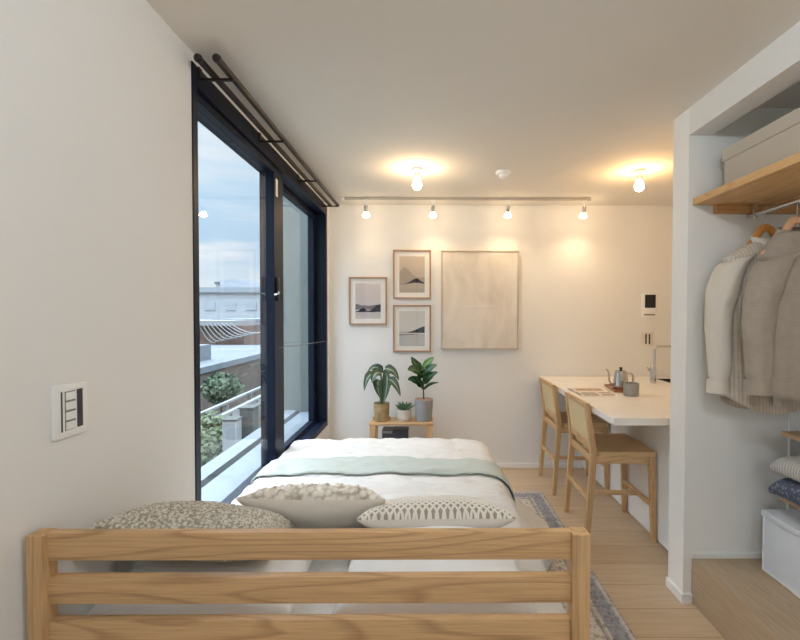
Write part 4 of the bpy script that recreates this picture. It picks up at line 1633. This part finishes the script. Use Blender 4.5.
def garment(name, label, cat, y0, mat, spec):
    """torso loft with two hanging sleeves, worn on a hanger along x"""
    t = thing(name, label, cat, (HX, y0, 1.75), 'clothes hung in the closet')
    sh_x, sh_z, hem_z, neck_x, neck_z = spec['sh'], spec['shz'], spec['hem'], spec['neck'], spec['neckz']
    dep = spec['depth']
    b = B()
    n = 56
    levels = []
    # from the neck out to the shoulder, then down to the hem
    for k in range(7):
        f = k / 6
        levels.append((neck_x + (sh_x - neck_x) * f, neck_z + (sh_z - neck_z) * f ** 1.25, 0.045 + (dep - 0.05) * f))
    z = sh_z
    for k in range(1, 27):
        f = k / 26
        w = sh_x - 0.012 - 0.03 * math.sin(PI * min(1, f * 1.3)) * 0.6 + spec['flare'] * f
        levels.append((w, sh_z + (hem_z - sh_z) * f, dep * (0.95 + 0.15 * f)))
    prev = None
    for li, (w, zz, d) in enumerate(levels):
        r = []
        f = max(0, (li - 6) / 26)
        for i in range(n):
            a = 2 * PI * i / n
            ca, sa = math.cos(a), math.sin(a)
            x = math.copysign(abs(ca) ** 0.75, ca) * w
            y = math.copysign(abs(sa) ** 0.9, sa) * d
            fold = 0.030 * f ** 0.6 * (noise.noise(Vector((x * 14, 1.3 if sa > 0 else 7.1, zz * 1.0 + spec['seed']))) + 0.55 * noise.noise(Vector((x * 34, 3.3, zz * 1.3))))
            y += math.copysign(1, sa) * fold * abs(sa)
            dz = -0.02 * abs(ca) ** 3 * (1 if li < 7 else 0) * (li / 6.0) + (0.014 * math.sin(a * 2 + 1) * f if li > 28 else 0)
            if spec.get('curve') and li > 24:
                dz += 0.05 * ((abs(x) / w) ** 2) * ((li - 24) / 8)
            r.append(b.verts.new((HX + x, y0 + y, zz + dz)))
        if prev:
            bridge(b, prev, r)
        prev = r
    body = ob('body', b, mat, t, angle=180)
    md = body.modifiers.new('thick', 'SOLIDIFY')
    md.thickness = 0.004
    for s in (-1, 1):
        b = B()
        cx = [spec['sc'][0] + (spec['sc'][1] - spec['sc'][0]) * q for q in (0, 0.3, 0.55, 0.75, 0.9, 1.0, 1.0, 1.0)]
        ff = [0.0, 0.05, 0.16, 0.32, 0.52, 0.74, 0.93, 1.0]
        rw = spec['sleeve']
        prev = None
        for k in range(22):
            q = k / 21
            j = max(i for i in range(len(ff)) if ff[i] <= q + 1e-9)
            j = min(j, len(ff) - 2)
            m = (q - ff[j]) / (ff[j + 1] - ff[j])
            x = cx[j] + (cx[j + 1] - cx[j]) * m + 0.010 * math.sin(q * 7 + s)
            z = sh_z - 0.012 + (spec['cuff'] - sh_z + 0.012) * q
            rr = rw[0] + (rw[1] - rw[0]) * q
            dp = rr * (1.15 if q < .3 else 1.0)
            r = []
            for i in range(22):
                a = 2 * PI * i / 22
                fo = 1 + 0.13 * noise.noise(Vector((math.cos(a) * 1.6, math.sin(a) * 1.6 + spec['seed'], q * 6))) + 0.15 * noise.noise(Vector((math.cos(a) * 3.4, math.sin(a) * 3.4 + spec['seed'], q * 1.6)))
                cf = 1.0
                if spec['cuffband'] and q > 0.90:
                    cf = 0.90
                r.append(b.verts.new((HX + s * x + math.cos(a) * rr * fo * cf, y0 - 0.012 + math.sin(a) * dp * fo * cf, z + 0.35 * rr * math.cos(a) * s * -1 * max(0, 1 - q * 5))))
            if prev:
                bridge(b, prev, r)
            else:
                cap(b, r, True)
            prev = r
        ob('sleeve', b, spec.get('smat', mat), t, angle=180)
        if spec['cuffband']:
            b = B()
            xc = HX + s * (cx[-1] + 0.010 * math.sin(7 + s))
            zc = spec['cuff']
            tube(b, [(xc, y0 - 0.012, zc + 0.062), (xc, y0 - 0.012, zc + 0.03), (xc, y0 - 0.012, zc - 0.002)], [rw[1] * 1.04, rw[1] * 1.07, rw[1] * 1.08], 22, ends=False)
            ob('cuff', b, spec.get('smat', mat), t, angle=180)
    return t, body


M_shirt = vstripe('striped_ecru_cotton', rgb(220, 211, 199), rgb(203, 192, 177), 75, 0.6)
M_shirtp = fabric('ecru_cotton', rgb(224, 215, 202), 500, 0.05, 0.15)
M_knit = vstripe('taupe_knit', rgb(176, 165, 152), rgb(166, 154, 141), 170, 0.5, 'Z')
Y1, Y2 = 2.015, 1.845
hanger(Y1, 'orange brown wooden hanger holding the striped shirt', M_hang)
hanger(Y2, 'pale wooden hanger holding the knit sweater', M_hang2)
sh, body = garment('shirt', 'ecru finely striped long-sleeved shirt hung closest to the partition', 'shirt', Y1, M_shirt,
                   dict(smat=M_shirtp, sc=(0.145, 0.222), sh=0.195, shz=1.690, hem=0.985, neck=0.060, neckz=1.755, depth=0.062, flare=0.01, seed=1.7, cuff=1.065, sleeve=(0.066, 0.042), cuffband=True, curve=True))
# collar stand and leaves, placket and buttons
b = B()
for s in (-1, 1):
    grid(b, lambda u, v: Vector((HX + s * (0.008 + 0.060 * math.sin(u * PI / 2)), Y1 - 0.058 * math.cos(u * PI / 2), 1.712 + 0.035 * u + v * (0.040 - 0.008 * u))), 12, 3)
grid(b, lambda u, v: Vector((HX + (u - 0.5) * 2 * 0.068, Y1 + 0.045 * math.sin(u * PI) , 1.747 + v * 0.032)), 16, 2)
co = ob('collar', b, M_shirtp, sh, angle=180)
co.modifiers.new('thick', 'SOLIDIFY').thickness = 0.003
b = B()
grid(b, lambda u, v: Vector((HX - 0.016 + u * 0.032, Y1 - 0.0655 - 0.010 * v - (0.006 * math.sin(v * 9)), 1.745 - v * 0.73)), 2, 24)
po = ob('placket', b, M_shirtp, sh, angle=180)
po.modifiers.new('thick', 'SOLIDIFY').thickness = 0.006
for k in range(6):
    z = 1.70 - k * 0.115
    b = B(); lathe(b, [(0, 0), (0.005, 0), (0.0055, 0.0012), (0, 0.0016)], (0, 0, 0), 12)
    place(b, (HX, Y1 - 0.0725 - 0.010 * (1.745 - z) / 0.73 - 0.006 * math.sin((1.745 - z) / 0.73 * 9), z), math.radians(90))
    ob('button', b, plain('shell_button', rgb(226, 218, 206), 0.3), sh)
sw_, body = garment('sweater', 'taupe knitted sweater hung in front of the striped shirt', 'sweater', Y2, M_knit,
                    dict(sc=(0.092, 0.168), sh=0.155, shz=1.680, hem=1.075, neck=0.080, neckz=1.765, depth=0.070, flare=0.02, seed=5.2, cuff=1.090, sleeve=(0.068, 0.047), cuffband=True))
b = B()
rg_ = []
for k in range(4):
    rr = 0.088 - 0.004 * k
    rg_.append([b.verts.new((HX + rr * math.cos(2 * PI * i / 32), Y2 + rr * 0.60 * math.sin(2 * PI * i / 32), 1.752 + 0.010 * k + 0.018 * math.sin(2 * PI * i / 32))) for i in range(32)])
for k in range(3):
    bridge(b, rg_[k], rg_[k + 1])
cb = ob('neckband', b, M_knit, sw_, angle=180)
cb.modifiers.new('thick', 'SOLIDIFY').thickness = 0.008

# low shelves, blankets, white box
M_lows = wood('low_shelf_oak', rgb(196, 160, 122), rgb(150, 112, 76), 'Y', 1.2, 0.5)
for z, lab in ((0.575, 'lower small oak shelf carrying the folded blankets'), (0.870, 'upper small oak shelf above the folded blankets')):
    o = thing('low_shelf', lab, 'shelf', (1.75, 1.4, z), 'low closet shelves')
    b = B(); box(b, 1.615, XC - 0.002, 0.2, 1.985, z, z + 0.020, 0.002, 1)
    ob('board', b, M_lows, o)
    b = B()
    for y in (0.3, 1.90):
        box(b, 1.66, XC - 0.003, y, y + 0.02, z - 0.03, z - 0.0005, 0.001, 1)
    ob('bracket', b, M_trimw, o)


def folded(name, label, x0, x1, y0, y1, z0, z1, mat, layers=3):
    t = thing(name, label, 'blanket', ((x0 + x1) / 2, (y0 + y1) / 2, z0), 'folded blankets in the closet')
    h = (z1 - z0) / layers
    for k in range(layers):
        b = B()
        za, zb = z0 + k * h, z0 + (k + 1) * h - 0.001
        n = 12
        secs = []
        ny = 20
        for j in range(ny + 1):
            y = y0 + (y1 - y0) * j / ny
            e = min(1, math.sin(PI * (0.02 + 0.96 * j / ny)) * 4.0) ** 0.45
            e = max(e, 0.5)
            hh = (zb - za) / 2 * e
            cz = za + hh if k == 0 else (za + zb) / 2 - (1 - e) * 0.01
            r = []
            for i in range(20):
                a = 2 * PI * i / 20
                ca, sa = math.cos(a), math.sin(a)
                px = math.copysign(abs(ca) ** 0.5, ca) * (x1 - x0) / 2 + (x0 + x1) / 2 + 0.006 * noise.noise(Vector((y * 9, k * 3, ca)))
                pz = cz + math.copysign(abs(sa) ** 0.6, sa) * hh
                r.append(b.verts.new((px, y, pz)))
            secs.append(r)
        for p, q in zip(secs, secs[1:]):
            bridge(b, p, q)
        cap(b, secs[0], True)
        cap(b, secs[-1])
        ob('fold', b, mat, t, angle=60)
    return t


M_navy = cell_fabric('navy_flecked_wool', rgb(150, 156, 172), rgb(84, 92, 114), 60.0, (0.12, 0.5))
M_greyw = vstripe('pale_grey_waffle', rgb(214, 212, 208), rgb(184, 182, 178), 70, 0.5, 'Y')
folded('folded_blanket', 'folded navy flecked blanket, lower on the small oak shelf', 1.560, 1.86, 1.30, 1.985, 0.596, 0.700, M_navy, 1)
folded('folded_blanket', 'folded pale grey waffle blanket on top of the navy one', 1.553, 1.85, 1.32, 1.975, 0.701, 0.800, M_greyw, 1)

M_wbox = plain('white_canvas_box', rgb(224, 228, 234), 0.7, var=0.02, bump=0.05, bscale=200)
wx = thing('storage_box_white', 'white soft-sided storage box on the oak closet platform', 'box', (1.72, 1.75, 0.222))
wx.name = 'canvas_storage_box'
BASE['canvas_storage_box'] = Vector(wx.location)
b = B()
box(b, 1.578, 1.87, 1.40, 2.032, 0.223, 0.485, 0.008, 3)
ob('box_body', b, M_wbox, wx)
b = B()
box(b, 1.570, 1.878, 1.392, 2.040, 0.478, 0.506, 0.006, 3)
ob('lid', b, M_wbox, wx)
b = B()
for y in (1.402, 2.030):
    tube(b, [(1.578, y, 0.226), (1.578, y, 0.478)], 0.004, 8)
tube(b, [(1.577, 1.40, 0.228), (1.577, 2.03, 0.228)], 0.004, 8)
ob('piping', b, M_trimw, wx)
b = B(); box(b, 1.574, 1.5775, 1.79, 1.86, 0.222, 0.240, 0.001, 1)
ob('tab', b, M_trimw, wx)

# ---------------------------------------------------------------- sky
wd = bpy.data.worlds.new('sky')
SC.world = wd
wd.use_nodes = True
nt = wd.node_tree
for n_ in list(nt.nodes):
    nt.nodes.remove(n_)
out = nt.nodes.new('ShaderNodeOutputWorld')
bg = nt.nodes.new('ShaderNodeBackground')
tc = nt.nodes.new('ShaderNodeTexCoord')
sp = nt.nodes.new('ShaderNodeSeparateXYZ')
nt.links.new(tc.outputs['Generated'], sp.inputs[0])
rp = nt.nodes.new('ShaderNodeValToRGB')
els = rp.color_ramp.elements
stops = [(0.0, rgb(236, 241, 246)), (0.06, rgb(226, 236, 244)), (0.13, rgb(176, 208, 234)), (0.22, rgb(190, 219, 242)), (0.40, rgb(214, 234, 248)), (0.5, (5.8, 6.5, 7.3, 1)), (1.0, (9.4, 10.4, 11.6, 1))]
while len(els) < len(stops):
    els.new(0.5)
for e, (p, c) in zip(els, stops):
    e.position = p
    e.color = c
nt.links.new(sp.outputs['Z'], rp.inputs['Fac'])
mp = nt.nodes.new('ShaderNodeMapping')
mp.inputs['Scale'].default_value = (1.2, 1.2, 9.0)
nt.links.new(tc.outputs['Generated'], mp.inputs['Vector'])
no = nt.nodes.new('ShaderNodeTexNoise')
no.inputs['Scale'].default_value = 2.2
no.inputs['Detail'].default_value = 5.0
nt.links.new(mp.outputs[0], no.inputs['Vector'])
r2 = nt.nodes.new('ShaderNodeValToRGB')
r2.color_ramp.elements[0].position = 0.45
r2.color_ramp.elements[1].position = 0.68
nt.links.new(no.outputs['Fac'], r2.inputs['Fac'])
mx = nt.nodes.new('ShaderNodeMix')
mx.data_type = 'RGBA'
nt.links.new(r2.outputs['Color'], mx.inputs[0])
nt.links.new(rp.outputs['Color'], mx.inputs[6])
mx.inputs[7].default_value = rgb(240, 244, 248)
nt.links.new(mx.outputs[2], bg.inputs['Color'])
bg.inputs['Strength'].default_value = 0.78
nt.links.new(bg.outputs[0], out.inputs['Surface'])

# ---------------------------------------------------------------- camera
cd = bpy.data.cameras.new('camera')
cam = bpy.data.objects.new('camera', cd)
COL.objects.link(cam)
p_, y_, r_ = -0.0212, -0.0074, -0.0016
Rz = Matrix.Rotation(y_, 3, 'Z')
Rx = Matrix.Rotation(p_, 3, 'X')
Ry = Matrix(((math.cos(r_), 0, math.sin(r_)), (0, 1, 0), (-math.sin(r_), 0, math.cos(r_))))
R = Rz @ Rx @ Ry
cx_, cy_, cz_ = R.col[0], R.col[1], R.col[2]
m = Matrix((
    (cx_[0], cz_[0], -cy_[0], 0.0),
    (cx_[1], cz_[1], -cy_[1], 0.0),
    (cx_[2], cz_[2], -cy_[2], 1.4211),
    (0, 0, 0, 1)))
cam.matrix_world = m
cd.sensor_width = 36.0
cd.lens = 440.0 / 800.0 * 36.0
cd.shift_x = (400 - 430.603) / 800.0
cd.shift_y = (323.467 - 320) / 800.0
cd.clip_start = 0.02
cd.clip_end = 400
SC.camera = cam

SC.view_settings.view_transform = 'Standard'
SC.view_settings.look = 'None'
SC.view_settings.gamma = 1.0
SC.view_settings.exposure = 0.54
SC.view_settings.use_curve_mapping = False
SC.cycles.use_denoising = True
SC.cycles.diffuse_bounces = 6
